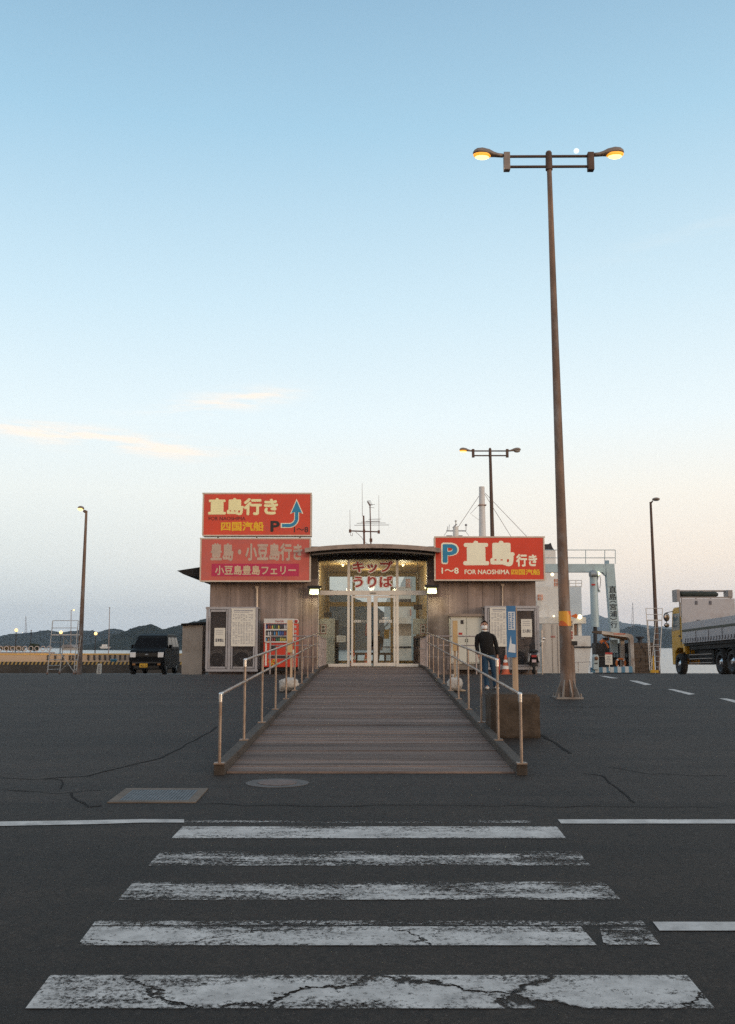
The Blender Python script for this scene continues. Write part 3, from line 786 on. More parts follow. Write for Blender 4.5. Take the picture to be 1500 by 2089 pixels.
text(s1, 'P', (552, 1062.5, 571, 1085), TY, BLK, .035)
text(s1, '1～8', (600, 1075, 629, 1086), TY, BLK, .012)
def arrow(wid, head, base_x, Y, m, name):
    pts = [(base_x, 1072)]
    c = []
    for i in range(9):
        a = R(90 - 90 * i / 8); c.append((590 + 15.5 * math.cos(a), 1056.5 + 15.5 * math.sin(a)))
    line = [(base_x, 1072)] + c + [(605.5, 1044)]
    L_, Rr = [], []
    for i, p in enumerate(line):
        a = Vector(line[max(0, i - 1)]); b = Vector(line[min(len(line) - 1, i + 1)]); d = (b - a).normalized(); nn = Vector((d.y, -d.x))
        L_.append(Vector(p) + nn * wid); Rr.append(Vector(p) - nn * wid)
    tip = [(605.5 + head, 1046.5 + (2 if head > 12.5 else 0)), (605.5, 1022 - (head - 10.5) * 1.4), (605.5 - head, 1046.5 + (2 if head > 12.5 else 0))]
    # L_ lies on the upper/left side of the stroke
    poly = [tuple(v) for v in L_] + [tip[2], tip[1], tip[0]] + [tuple(v) for v in Rr[::-1]]
    mb = MB(); bmv = [at(x, y, Y) for x, y in poly]
    n = len(line)
    for k in range(n - 1):
        q = [L_[k], L_[k + 1], Rr[k + 1], Rr[k]]; mb.prism([at(v[0], v[1], Y) for v in q], (0, -.006, 0))
    mb.prism([at(x, y, Y) for x, y in [(605.5 - head, tip[2][1]), (605.5, 1043.5), (605.5 + head, tip[0][1]), tip[1]]], (0, -.006, 0))
    return mb.build(name, m, s1)
arrow(4.9, 13.6, 573, TY, CREAM2, 'arrow_outline'); arrow(3.3, 10.8, 575.5, TY - .008, BLU, 'arrow')
s2 = signbox('roof_sign', 'sun-faded red ferry sign with dull letters and magenta strip, lower of the stacked pair', 408, 1097, 634.5, 1187, RED2, Y=SY - .03)
T2 = TY - .03
text(s2, '豊島・小豆島行き', (430, 1108, 617, 1144), T2, FADE, .042)
MB().pbox(432, 1150, 610, 1175.5, T2, -.004).build('strip', MAG, s2)
text(s2, '小豆島豊島フェリー', (439, 1153.5, 604, 1173), T2 - .006, mat('letter_dull', (0.66, 0.50, 0.33), 0.6), .028)
s3 = signbox('roof_sign', 'single wide red parking and ferry sign with a big blue P, beside the entrance canopy', 886, 1094, 1112, 1185, RED3)
text(s3, 'P', (900.5, 1107, 936.5, 1151), TY, CREAM2, .052, 'lettering_outline'); text(s3, 'P', (903.5, 1110, 933.5, 1148), TY - .008, BLU, .030)
text(s3, '直島', (945, 1103, 1050, 1155), TY, CREAM2, .048)
text(s3, '行き', (1053, 1130, 1096, 1156), TY, CREAM2, .04)
text(s3, '1～8', (901, 1158, 936, 1170.5), TY, CREAM2, .026)
text(s3, 'FOR NAOSHIMA', (948, 1162, 1039.5, 1171.5), TY, CREAM2, .022)
text(s3, '四国汽船', (1043, 1161, 1102, 1173), TY, YEL, .036)
# brackets behind the stacked signs
mb = MB()
for px in (440, 520, 610): mb.box(at(px, 1100, SY).x - .03, at(px, 1100, SY).x + .03, SY + .6, SY + .66, ZT - .2, at(px, 1010, SY).z)
mb.build('bracket', SIDE, s1)

# floodlights on the entrance corners
FLOOD = mat('flood_lens', (0.8, 0.8, 0.6), emit=(1.0, 0.97, 0.38), estr=1.7)
BLACK = mat('black_plastic', (0.016, 0.016, 0.017), 0.45, spec=0.4)
for px, py, lab in ((641.5, 1205, 'lit floodlight on the entrance corner under the stacked red signs'), (881.5, 1203, 'lit floodlight on the entrance corner beneath the big blue P')):
    c = at(px, py, FY - .35)
    t = thing('floodlight', lab, 'floodlight', c, 'floodlights on the entrance')
    mb = MB(); s = -1
    mb.add([(c.x - .22, c.y, c.z - .16), (c.x + .22, c.y, c.z - .16), (c.x + .22, c.y + .05, c.z + .17), (c.x - .22, c.y + .05, c.z + .17), (c.x - .14, c.y + .2, c.z - .10), (c.x + .14, c.y + .2, c.z - .10), (c.x + .14, c.y + .2, c.z + .13), (c.x - .14, c.y + .2, c.z + .13)],
           [(0, 1, 2, 3), (4, 7, 6, 5), (0, 4, 5, 1), (1, 5, 6, 2), (2, 6, 7, 3), (3, 7, 4, 0)])
    mb.box(c.x - .27, c.x + .27, c.y - .03, c.y + .10, c.z + .10, c.z + .19)
    mb.tube((c.x, c.y + .15, c.z), (c.x, FY + .02, c.z + .02), .03); mb.build('housing', BLACK, t, bevel=.01)
    MB().box(c.x - .165, c.x + .165, c.y - .026, c.y - .004, c.z - .125, c.z + .06).build('lens', FLOOD, t, bevel=.03)
    l = bpy.data.objects.new('flood_glow', bpy.data.lights.new('flood_glow', 'AREA')); l.data.energy = 14; l.data.size = .3; l.data.color = (1, .92, .55)
    l.location = (c.x, c.y - .05, c.z - .05); l.rotation_euler = (R(28), 0, 0); COL.objects.link(l); l.parent = t; l.matrix_parent_inverse = pinv(t)

# lamps in the hall
LAMP = mat('hall_lamp', (1, .8, .5), emit=(1.0, 0.85, 0.52), estr=1.7)
for x, y in ((-1.0, 40.6), (1.45, 40.6), (.2, 43.6)):
    t = thing('ceiling_lamp', 'small warm lamp on the timber ceiling of the ticket hall', 'ceiling lamp', (x, y, ZC), 'ceiling lamps in the hall')
    MB().lathe([(.0, -.02), (.10, -.02), (.12, 0), (0, 0)], (x, y, ZC - .01), n=16).build('shade', FRAME, t)
    MB().ball((x, y, ZC - .06), .05, 10, 6).build('bulb', LAMP, t)
    l = bpy.data.objects.new('hall_glow', bpy.data.lights.new('hall_glow', 'POINT')); l.data.energy = 36; l.data.shadow_soft_size = .15; l.data.color = (1, .82, .50)
    l.location = (x, y, ZC - .5); COL.objects.link(l); l.parent = t; l.matrix_parent_inverse = pinv(t)
for px, py in ((652.5, 1197), (868, 1196)):
    c = at(px, py, 39.6)
    t = thing('spot_lamp', 'small warm spot lamp in the hall just inside the %s glass edge' % ('stacked-sign' if px < 700 else 'big P sign'), 'spot lamp', c)
    MB().tube((c.x, c.y, c.z), (c.x, c.y - .1, c.z - .06), .045, .06, 12).tube((c.x, c.y, c.z), (c.x + (-.3 if px < 700 else .3), c.y, c.z + .1), .012).build('shade', FRAME, t)
    MB().ball((c.x, c.y - .12, c.z - .07), .045, 10, 6).build('bulb', LAMP, t)

# ---- things seen inside the hall
CABW = mat('cabinet_white', (0.60, 0.60, 0.53), 0.5, 0, 0.08, 3)
for (x0, y0, x1, y1, Y, lab, lx) in ((651, 1262, 683, 1356, 38.75, 'pale tall cabinet just inside the glass behind the floodlight under the stacked signs', (655, 1275, 664.5, 1292)),
                                 (844, 1262, 873, 1294, 38.75, 'pale wall cabinet above the brown machine inside the glass by the big P sign', (859, 1275, 868, 1292))):
    t = thing('cabinet', lab, 'cabinet', at((x0 + x1) / 2, y1, Y))
    MB().pbox(x0, y0, x1, y1, Y, .45).build('body', CABW, t, bevel=.01)
    a, b, c, d = lx
    MB().pbox(a, b, c, d, Y - .012, .01).build('notice', TWHITE, t)
    f = MB(); f.pbox(a - 1, b - 1, c + 1, b, Y - .014, .012); f.pbox(a - 1, d, c + 1, d + 1, Y - .014, .012); f.pbox(a - 1, b, a, d, Y - .014, .012); f.pbox(c, b, c + 1, d, Y - .014, .012)
    f.build('notice_frame', TRED, t)
    m_ = MB(); m_.pbox(a + 2, b + 2, c - 2, b + 7, Y - .015, .003); m_.pbox(a + 2, b + 9, c - 2, b + 14, Y - .015, .003); m_.build('pictogram', BLK, t)
t = thing('ticket_machine', 'dark brown ticket machine below the white wall cabinet in the hall', 'ticket machine', at(860, 1356, 38.9))
MB().pbox(845, 1297, 873, 1356, 38.8, .7).build('body', mat('machine_brown', (.075, .035, .026), .4), t, bevel=.02)
MB().pbox(849, 1302, 866, 1318, 38.79, .02).build('screen', BLACK, t)
t = thing('display_screen', 'black hanging display screen above the tall pale cabinet', 'screen', at(669, 1255, 40)); MB().pbox(661, 1249, 677, 1259, 40, .08).build('panel', BLACK, t, bevel=.01); MB().tube(at(669, 1249, 40.04), (at(669, 1249, 40.04).x, 40.04, ZC), .015).build('hanger', BLACK, t)
t = thing('display_screen', 'black hanging display screen inside the glass near the big P sign', 'screen', at(853, 1240, 40)); MB().pbox(844, 1233.5, 862, 1243.5, 40, .08).build('panel', BLACK, t, bevel=.01); MB().tube(at(853, 1233, 40.04), (at(853, 1233, 40.04).x, 40.04, ZC), .015).build('hanger', BLACK, t)
t = thing('pillar_box', 'narrow black standing unit beside the tall pale cabinet in the hall', 'stand', at(687, 1354, 39.2)); MB().pbox(683.5, 1265, 691, 1354, 39.2, .3).build('body', BLACK, t, bevel=.01)
t = thing('notice', 'small white notice stuck inside the glass left of the sliding doors', 'notice', at(696, 1310, GY + .02)); MB().pbox(687, 1296.5, 706, 1310, GY + .012, .006).build('paper', TWHITE, t)
m_ = MB()
for k in range(4): m_.pbox(690, 1299 + k * 2.5, 703, 1299.8 + k * 2.5, GY + .009, .002)
m_.build('print', mat('print_grey', (.3, .28, .3), .8), t)
t = thing('round_bench', 'dark backless bench in the hall seen through the doors', 'bench', at(755, 1352, 41.5))
c = at(757, 1337, 41.5); MB().lathe([(0, -.06), (.9, -.06), (.94, -.02), (.92, .03), (0, .04)], (c.x, 42.3, 1.6), n=28).build('seat', mat('bench_seat', (.03, .028, .03), .5), t)
for dx, dy in ((-.6, 41.8), (.6, 41.8), (-.6, 42.8), (.6, 42.8)): MB().tube((c.x + dx, dy, RZ1), (c.x + dx, dy, 1.55), .035).build('leg', BLACK, t)
ORG = mat('cone_orange', (.52, .11, .045), .6, 0, .2, 6)
for px, Y, hgt, lab in ((721, 40.2, .62, 'orange traffic cone standing behind the sliding door with a pale post'), (747, 40.6, .50, 'smaller orange cone left of the doors\' meeting stile')):
    c = at(px, 1340, Y)
    t = thing('traffic_cone', lab, 'traffic cone', (c.x, Y, RZ1))
    MB().lathe([(.0, .0), (.17, .0), (.17, .025), (.12, .03), (.03, hgt), (0, hgt + .01)], (c.x, Y, RZ1), n=16).build('cone', ORG, t)
    MB().lathe([(.088, hgt * .40), (.088, hgt * .40 + .002), (.068, hgt * .6)], (c.x, Y, RZ1), n=16).build('band', TWHITE, t)
t = thing('poster', 'yellow poster hung inside the right-hand sliding door', 'poster', at(789, 1303, 40)); MB().pbox(784, 1284, 794, 1303, 40, .01).build('sheet', mat('poster_yellow', (.45, .28, .05), .6), t)
t = thing('pennant', 'narrow red and white pennant inside the left-hand sliding door', 'pennant', at(748, 1296, 39.5))
m_ = MB().prism([at(747, 1273, 39.5), at(751, 1273, 39.5), at(748, 1296, 39.5), at(745, 1296, 39.5)], (0, .01, 0)); m_.build('cloth', TRED, t)
MB().prism([at(749, 1275, 39.49), at(750, 1275, 39.49), at(747.2, 1294, 39.49), at(746.4, 1294, 39.49)], (0, .004, 0)).build('stripe', TWHITE, t)

# ================================================================ FRONT OF THE BUILDING
ALU = mat('aluminium_frame', (0.40, 0.40, 0.43), 0.45, 0.6, 0.15, 6, dirt=(.22, .19, .17), dirt_amt=.6, dirt_scale=3)
MESH = mat('mesh_screen', (0.060, 0.056, 0.058), 0.85, 0.1, 0.25, 60)
PAPER = mat('notice_paper', (0.72, 0.70, 0.63), 0.7, 0, 0.06, 3)
PRINT = mat('print_dark', (0.10, 0.10, 0.13), 0.8)
ACW = mat('aircon_case', (0.33, 0.29, 0.26), 0.6, 0, 0.12, 3)
ACD = mat('aircon_fan', (0.06, 0.056, 0.055), 0.7)
CGY = 37.1
def screen_mat():
    m = bpy.data.materials.new('perforated_screen'); m.use_nodes = True; nt = m.node_tree; p = nt.nodes['Principled BSDF']; N, L = nt.nodes.new, nt.links.new
    p.inputs['Base Color'].default_value = (.055, .050, .052, 1); p.inputs['Roughness'].default_value = .85
    nz = N('ShaderNodeTexNoise'); nz.inputs['Scale'].default_value = 3; tc = N('ShaderNodeTexCoord'); L(tc.outputs['Object'], nz.inputs['Vector'])
    r = N('ShaderNodeMapRange'); r.inputs['To Min'].default_value = .26; r.inputs['To Max'].default_value = .48; L(nz.outputs['Fac'], r.inputs['Value'])
    t = N('ShaderNodeBsdfTransparent'); x = N('ShaderNodeMixShader'); L(r.outputs[0], x.inputs[0]); L(t.outputs[0], x.inputs[1]); L(p.outputs[0], x.inputs[2]); L(x.outputs[0], nt.nodes['Material Output'].inputs['Surface']); return m
SCREEN = screen_mat()
def cage(x0, x1, xm, y0, y1, mesh_on_left, label, cw):
    """aluminium screen box round the outdoor units; one bay is mesh, the other carries the timetable"""
    t = thing('plant_cage', label, 'equipment cage', at((x0 + x1) / 2, y1, CGY))
    Y = CGY; fr = MB(); w = 4
    fr.pbox(x0, y0, x1, y0 + 5, Y, .07); fr.pbox(x0, y1 - 5, x1, y1, Y, .07)
    for a in (x0, xm - 3, x1 - 5): fr.pbox(a, y0 + 5, a + (6 if a == xm - 3 else 5), y1 - 5, Y, .07)
    X0, X1 = at(x0, 1300, Y).x, at(x1, 1300, Y).x; Z1 = at(x0, y0, Y).z; Z0 = at(x0, y1, Y).z
    for xx in (X0, X1 - .06):
        fr.box(xx, xx + .06, FY - .08, FY - .02, Z0, Z1); fr.box(xx, xx + .06, Y + .07, FY - .08, Z1 - .07, Z1); fr.box(xx, xx + .06, Y + .07, FY - .08, Z0, Z0 + .07)
    fr.box(X0 + .06, X1 - .06, Y + .07, FY - .02, Z1 - .04, Z1 - .005)
    fr.build('frame', ALU, t)
    for a, b in ((x0 + 5, xm - 3), (xm + 3, x1 - 5)):
        d = MB(); d.pbox(a + 1, y0 + 6, a + 4, y1 - 6, Y + .012, .05); d.pbox(b - 4, y0 + 6, b - 1, y1 - 6, Y + .012, .05); d.pbox(a + 4, y0 + 6, b - 4, y0 + 10, Y + .012, .05); d.pbox(a + 4, y1 - 10, b - 4, y1 - 6, Y + .012, .05)
        dr = d.build('door', ALU, t)
        up = y1 - 50 if True else y1
        MB().pbox(a + 4, y0 + 10, b - 4, y1 - 10, Y + .03, .004).build('screen', SCREEN, dr)
    return t
cage(420, 526, 468, 1238, 1370, True, 'grey aluminium equipment cage with air conditioners, between the cream cabinet and the vending machine', 1)
cage(990, 1101, 1038, 1236, 1366, False, 'grey aluminium equipment cage with an air conditioner, behind the black scooter', 1)
def aircon(cx, cy, w, h, label):
    Y = CGY + .12; t = thing('air_conditioner', label, 'air conditioner', at(cx, cy + h / 2, Y), 'outdoor air conditioner units')
    MB().pbox(cx - w / 2, cy - h / 2, cx + w / 2, cy + h / 2, Y, .32).build('case', ACW, t, bevel=.02)
    c = at(cx - w * .10, cy + 1, Y); r = h * .40 * Y / F
    f = MB(); f.lathe([(r, -.012), (r, 0), (0, 0)], (c.x, Y, c.z), 'Y', 24); f.build('fan', ACD, t)
    g_ = MB()
    for k in range(1, 4):
        rr = r * k / 3.2; g_.lathe([(rr - .008, -.018), (rr + .008, -.018), (rr + .008, -.013), (rr - .008, -.013)], (c.x, Y, c.z), 'Y', 24)
    g_.lathe([(r * .22, -.02), (r * .2, -.03), (0, -.03)], (c.x, Y, c.z), 'Y', 16)
    g_.build('grille', mat('aircon_grille', (.12, .11, .105), .6), t)
aircon(446, 1345, 33, 36, 'dusty outdoor air conditioner behind the mesh bay under the no-parking notice')
aircon(497, 1344, 40, 38, 'pale outdoor air conditioner below the taller timetable beside the vending machine')
aircon(1063, 1342, 34, 36, 'outdoor air conditioner low in the cage behind the scooter')
def board(x0, y0, x1, y1, label, rows, cols, seed, Y=CGY - .02, group=None):
    t = thing('timetable', label, 'timetable', at((x0 + x1) / 2, y1, Y))
    MB().pbox(x0, y0, x1, y1, Y, .015).build('sheet', PAPER, t)
    m_ = MB(); rn = random.Random(seed)
    m_.pbox(x0 + 5, y0 + 3.2, x1 - 5, y0 + 6, Y - .003, .002); m_.pbox(x0 + 6, y0 + 8, x1 - 12, y0 + 9, Y - .003, .002)
    hh = (y1 - y0 - 16) / rows
    for i in range(rows):
        yy = y0 + 12 + i * hh
        if i == rows // 4: continue
        for j in range(cols):
            if rn.random() < .84:
                xx = x0 + 3 + j * (x1 - x0 - 6) / cols; ww = (x1 - x0 - 6) / cols * rn.uniform(.45, .8); m_.pbox(xx, yy, xx + ww, yy + hh * .45, Y - .003, .002)
    m_.build('print', mat('print_mid', (.36, .36, .38), .8), t)
    e = MB(); e.pbox(x0, y0, x1, y0 + 1, Y - .004, .004); e.pbox(x0, y1 - 1, x1, y1, Y - .004, .004); e.pbox(x0, y0 + 1, x0 + 1, y1 - 1, Y - .004, .004); e.pbox(x1 - 1, y0 + 1, x1, y1 - 1, Y - .004, .004); e.build('edge', PAPER, t)
board(472, 1241, 521, 1318.5, 'wide white timetable covered in small print beside the vending machine', 22, 8, 3)
board(1000, 1239, 1036, 1319, 'narrow white timetable behind the blue banner', 24, 5, 8)
def notice(x0, y0, x1, y1, body, bx, label):
    Y = CGY - .02; t = thing('notice', label, 'notice', at((x0 + x1) / 2, y1, Y)); MB().pbox(x0, y0, x1, y1, Y, .012).build('paper', PAPER, t)
    text(t, body, bx, Y - .001, PRINT, .02); m_ = MB()
    for k in range(3): m_.pbox(x0 + 3, y0 + 4 + k * 4, x1 - 4, y0 + 5.2 + k * 4, Y - .003, .002)
    m_.build('print', mat('print_mid', (.36, .36, .38), .8), t)
notice(437.5, 1281, 459.5, 1318, '駐車禁止', (440, 1302.5, 457, 1309.5), 'white no-parking notice on the mesh bay nearest the cream cabinet')
notice(1063.5, 1263, 1085.5, 1299.5, '立入禁止', (1066.5, 1283.5, 1083.5, 1290.5), 'white no-entry notice on the cage above the scooter mirrors')
# conduit pipes on the wall
for px, y0, y1, lab in ((524.5, 1197, 1240, 'pale downpipe on the wall above the timetable beside the vending machine'), (1025.5, 1192, 1236, 'thin pale conduit on the wall above the cage behind the scooter')):
    a, b = at(px, y0, FY - .05), at(px, y1, FY - .05); t = thing('downpipe', lab, 'pipe', b); MB().tube(a, b, .045 if px < 700 else .025).build('pipe', SFR, t)
    MB().box(a.x - .06, a.x + .06, FY - .10, FY, a.z - .06, a.z + .02).build('clamp', SFR, t)
# switchgear cabinet
t = thing('switchgear_cabinet', 'white double-door switchgear cabinet with a red label, by the masked man', 'cabinet', at(951, 1358, 37.3))
b_ = MB(); b_.pbox(919, 1257, 985, 1354, 37.3, .62); b_.build('body', CABW, t, bevel=.015)
for a, b in ((921, 951), (953, 983)): MB().pbox(a, 1260, b, 1351, 37.275, .03).build('door', CABW, t, bevel=.006)
MB().pbox(916, 1252, 988, 1257.5, 37.2, .75).build('cap', mat('cabinet_cap', (.28, .22, .18), .7), t)
MB().pbox(920, 1354, 984, 1366, 37.36, .5).build('plinth', CONC, t)
MB().pbox(936, 1290.5, 943.5, 1295, 37.266, .006).build('warning_label', TRED, t)
MB().pbox(940, 1265, 946, 1273, 37.266, .006).build('plate', BLK, t)
for a in (949.5, 954): MB().pbox(a, 1303, a + 1, 1310, 37.26, .012).build('handle', BLK, t)
# cream cabinet at the far left of the building
t = thing('meter_cabinet', 'cream box cabinet with a dark sloping cap, beside the black van', 'cabinet', at(392, 1376, 39))
MB().pbox(371.5, 1275, 413, 1377, 39, .9).build('body', mat('meter_cream', (.42, .37, .32), .7, 0, .14, 2, dirt=(.25, .18, .13), dirt_amt=.6), t, bevel=.01)
a0, a1 = at(370, 1272, 38.9), at(419, 1272, 38.9); MB().prism([(a0.x, 38.85, a0.z - .08), (a1.x, 38.85, a1.z - .02), (a1.x, 38.85, a1.z + .06), (a0.x, 38.85, a0.z + .0)], (0, 1.1, 0)).build('cap', DARK, t)

# vending machine
VY = 37.0
VR = mat('vending_red', (0.60, 0.04, 0.015), 0.35, 0, 0.06, 2)
t = thing('vending_machine', 'red drinks vending machine with three rows of cans and bottles', 'vending machine', at(572, 1363, VY))
MB().pbox(538, 1272, 607, 1361, VY, .72).build('body', VR, t, bevel=.015)
MB().pbox(538.5, 1262, 600, 1272, VY + .01, .69).build('header', mat('vending_white', (.62, .62, .60), .4), t, bevel=.012)
text(t, 'Coca-Cola', (562, 1264.5, 579, 1269.5), VY + .005, TRED, .01)
c = at(604.5, 1267.5, VY); MB().lathe([(0, -.03), (.085, -.03), (.085, .1), (0, .1)], (c.x, VY + .02, c.z), 'Y', 20).build('emblem_ring', TWHITE, t); MB().lathe([(0, -.036), (.066, -.036), (.066, -.03), (0, -.03)], (c.x, VY + .02, c.z), 'Y', 20).build('emblem', TRED, t)
MB().pbox(541, 1272.5, 598, 1309, VY - .004, .003).build('display', mat('display_back', (.05, .055, .08), .4), t)
rn = random.Random(4); colset = [(.05, .09, .30), (.28, .05, .04), (.04, .16, .08), (.55, .45, .10), (.06, .05, .05), (.50, .50, .52), (.06, .25, .50), (.45, .20, .05)]
cm = [mat('drink_%s' % nme, c, .35) for nme, c in zip(('navy', 'red', 'green', 'gold', 'black', 'silver', 'blue', 'orange'), colset)]
for r_, (yt, yb) in enumerate(((1274, 1283), (1287, 1296.5), (1300.5, 1308))):
    for k in range(13):
        x = 543.5 + k * 4.2; p = at(x, yb, VY - .05); h = (yb - yt) * VY / F * rn.uniform(.8, 1)
        MB().lathe([(0, 0), (.027, 0), (.03, .01), (.03, h * .72), (.014, h * .86), (.014, h), (0, h)], (p.x, VY - .04, p.z), n=8).build('drink_bottle' if r_ < 2 else 'drink_can', cm[(k // 2 + r_ * 3 + rn.randint(0, 2)) % 8], t)
    MB().pbox(541, yb, 598, yb + 3, VY - .055, .05).build('price_strip', mat('vending_white', (.62, .62, .60), .4), t)
fr = MB(); fr.pbox(540, 1272.2, 542.2, 1309, VY - .07, .07); fr.pbox(597, 1272.2, 599.5, 1309, VY - .07, .07); fr.build('display_frame', FRAME, t)
for y0 in (1276, 1285, 1293, 1300): MB().pbox(600.5, y0, 605, y0 + 5.5, VY - .006, .005).build('button_panel', mat('vending_grey', (.45, .40, .38), .5), t)
MB().pbox(593, 1325, 603, 1334.5, VY - .006, .005).build('notice', PAPER, t)
MB().pbox(548, 1336, 600, 1343.5, VY - .006, .005).build('tray_frame', mat('vending_steel', (.28, .26, .26), .4, .5), t); MB().pbox(552, 1338, 590, 1342.5, VY - .010, .004).build('tray_flap', BLK, t)
for px, py in ((551, 1350), (559, 1348), (556, 1355), (564, 1353)):
    c = at(px, py, VY); MB().lathe([(0, -.006), (.055, -.006), (.06, -.002), (0, -.001)], (c.x, VY, c.z), 'Y', 14).build('flower_print', mat('flower_yellow', (.62, .36, .02), .5), t); MB().lathe([(0, -.008), (.022, -.008), (0, -.007)], (c.x, VY, c.z), 'Y', 10).build('flower_centre', BLK, t)
c = at(558, 1322, VY); MB().lathe([(0, -.006), (.10, -.006), (.10, -.002), (0, -.002)], (c.x, VY, c.z), 'Y', 20).build('round_sticker', BLK, t)
MB().pbox(541, 1312, 544.5, 1358, VY - .006, .005).build('side_strip', PAPER, t)
MB().pbox(538, 1361, 607, 1369, VY + .05, .6).build('plinth', DARK, t)

# ================================================================ LAMP POSTS
POLE = mat('rusty_pole', (0.175, 0.112, 0.080), 0.65, 0.15, 0.45, 3.0, 0.4, 20, stretch=(1, 1, .4), dirt=(0.30, 0.285, 0.28), dirt_amt=.75, dirt_scale=2.6)
POLED = mat('dark_pole', (0.105, 0.066, 0.050), 0.7, 0.2, 0.3, 2.5, dirt=(0.05, 0.03, 0.025), dirt_amt=.6)
LAMPC = mat('lamp_casing', (0.26, 0.21, 0.18), 0.5, 0.3, 0.2, 5)
SOD = mat('sodium_lens', (1, .6, .2), emit=(1.0, 0.70, 0.20), estr=2.6)
SODGLOW = mat('sodium_casing_glow', (1, .5, .1), emit=(1.0, 0.40, 0.03), estr=0.75)  # orange emission imitating lamp light on the casing
OFFL = mat('unlit_lens', (0.30, 0.28, 0.26), 0.2)
def lamp_head(t, inner, sgn, L_, lit, drop=.16, power=0, k=1.0):
    """cobra head: neck at 'inner', pointing along sgn*x"""
    x, y, z = inner
    prof = [(0, .055, .055, 0), (.16, .058, .058, 0), (.30, .08, .07, .012), (.45, .115, .10, .03), (.68, .14, .115, .04), (.86, .13, .095, .035), (.96, .085, .06, .02), (1.0, .02, .02, .01)]
    mb = MB(); n = 14; vs = []; fs = []
    for j, (f_, ry_, rz_, up) in enumerate(prof):
        for i in range(n):
            a = 2 * math.pi * i / n; zz = math.sin(a) * rz_ * k
            vs.append((x + sgn * f_ * L_, y + math.cos(a) * ry_ * k, z + up * k + (zz if zz > 0 else zz * .75) + f_ * .06))
        if j: b = (j - 1) * n; fs += [(b + i, b + (i + 1) % n, b + n + (i + 1) % n, b + n + i) for i in range(n)]
    fs += [tuple(range(n)), tuple(range(len(vs) - n, len(vs)))]
    mb.add(vs, fs, True).build('lamp_head', LAMPC, t)
    MB().ball((x + sgn * L_ * .69, y, z - .035 * k + .04), .10 * k, 16, 10, sc=(1.85 * L_ / .7 / k if k else 1, 1.05, .98)).build('lens', SOD if lit else OFFL, t)
    if lit: MB().ball((x + sgn * L_ * .68, y, z - .022 * k + .045), .108 * k, 16, 10, sc=(2.05 * L_ / .7 / k, 1.12, .84)).build('reflector', SODGLOW, t)  # added glowing shell round the lens, imitates the casing lit by its lamp
    if power:
        l = bpy.data.objects.new('sodium_glow', bpy.data.lights.new('sodium_glow', 'SPOT')); l.data.energy = power; l.data.spot_size = R(150); l.data.spot_blend = .6; l.data.shadow_soft_size = .1; l.data.color = (1, .62, .25)
        l.location = (x + sgn * L_ * .69, y, z - .17 * k); COL.objects.link(l); l.parent = t; l.matrix_parent_inverse = pinv(t)

# tall double-headed lamp beside the ramp
b0 = gp(1158, 1424); LY = b0.y
tp = at(1119.5, 309, LY)
t = thing('street_lamp', 'tall rusty double-headed street lamp in front of the terminal with both lamps lit', 'street lamp', (b0.x, LY, gz(LY)))
base = Vector((b0.x, LY, gz(LY)))
mb = MB(); n = 20; prev = None
segs = 12
for i in range(segs):
    f0, f1 = i / segs, (i + 1) / segs
    r0 = .150 - .095 * f0 ** .78; r1 = .150 - .095 * f1 ** .78
    mb.tube(base.lerp(tp, f0), base.lerp(tp, f1), r0, r1, n, cap=(i in (0, segs - 1)))
mb.build('pole', POLE, t)
mb = MB(); bx, by, bz = base
mb.box(bx - .30, bx + .30, by - .30, by + .30, bz - .02, bz + .03)
for k in range(8):
    a = k * math.pi / 4 + .2; d = Vector((math.cos(a), math.sin(a), 0)); e = Vector((-d.y, d.x, 0)) * .012
    mb.prism([base + d * .13 + Vector((0, 0, .03)) - e, base + d * .285 + Vector((0, 0, .03)) - e, base + d * .275 + Vector((0, 0, .09)) - e, base + d * .14 + Vector((0, 0, .42)) - e], e * 2)
for sx in (-1, 1):
    for sy in (-1, 1): mb.tube((bx + sx * .25, by + sy * .25, bz + .03), (bx + sx * .25, by + sy * .25, bz + .11), .022, n=6)
mb.build('base_flange', mat('flange', (.26, .24, .22), .6, .3, .25, 5, dirt=(.13, .07, .04), dirt_amt=.7, dirt_scale=4), t)
# sleeve of the inspection hatch, reflective band, bracket with plate
p_ = lambda py: base.lerp(tp, (1424 - py) / 1115 * 1.0)
def polept(py):
    lo, hi = 0, 1
    for _ in range(40):
        m_ = (lo + hi) / 2; q = base.lerp(tp, m_); d = q - Vector((0, 0, CZ)); cyy = (d.z * math.cos(TH) - d.y * math.sin(TH)) / (d.y * math.cos(TH) + d.z * math.sin(TH))
        if 1044.5 - cyy * F > py: lo = m_
        else: hi = m_
    return base.lerp(tp, lo)
MB().tube(polept(1401) + Vector((.12, 0, 0)), polept(1316) + Vector((.12, 0, 0)), .075, .072, 12).build('cable_duct', POLE, t)
a, b = polept(1277), polept(1247)
bandm = bpy.data.materials.new('reflective_band'); bandm.use_nodes = True
nt = bandm.node_tree; N_, L_k = nt.nodes.new, nt.links.new
wv = N_('ShaderNodeTexWave'); wv.inputs['Scale'].default_value = 1.15; wv.bands_direction = 'DIAGONAL'; tcx = N_('ShaderNodeTexCoord'); L_k(tcx.outputs['Object'], wv.inputs[0])
rpx = N_('ShaderNodeValToRGB'); rpx.color_ramp.interpolation = 'CONSTANT'; rpx.color_ramp.elements[0].color = (.72, .34, .03, 1); rpx.color_ramp.elements[1].color = (.62, .12, .02, 1); rpx.color_ramp.elements[1].position = .6
L_k(wv.outputs['Fac'], rpx.inputs[0]); L_k(rpx.outputs[0], nt.nodes['Principled BSDF'].inputs['Base Color']); nt.nodes['Principled BSDF'].inputs['Roughness'].default_value = .4
MB().tube(a, b, .140, .137, 20).build('reflective_band', bandm, t)
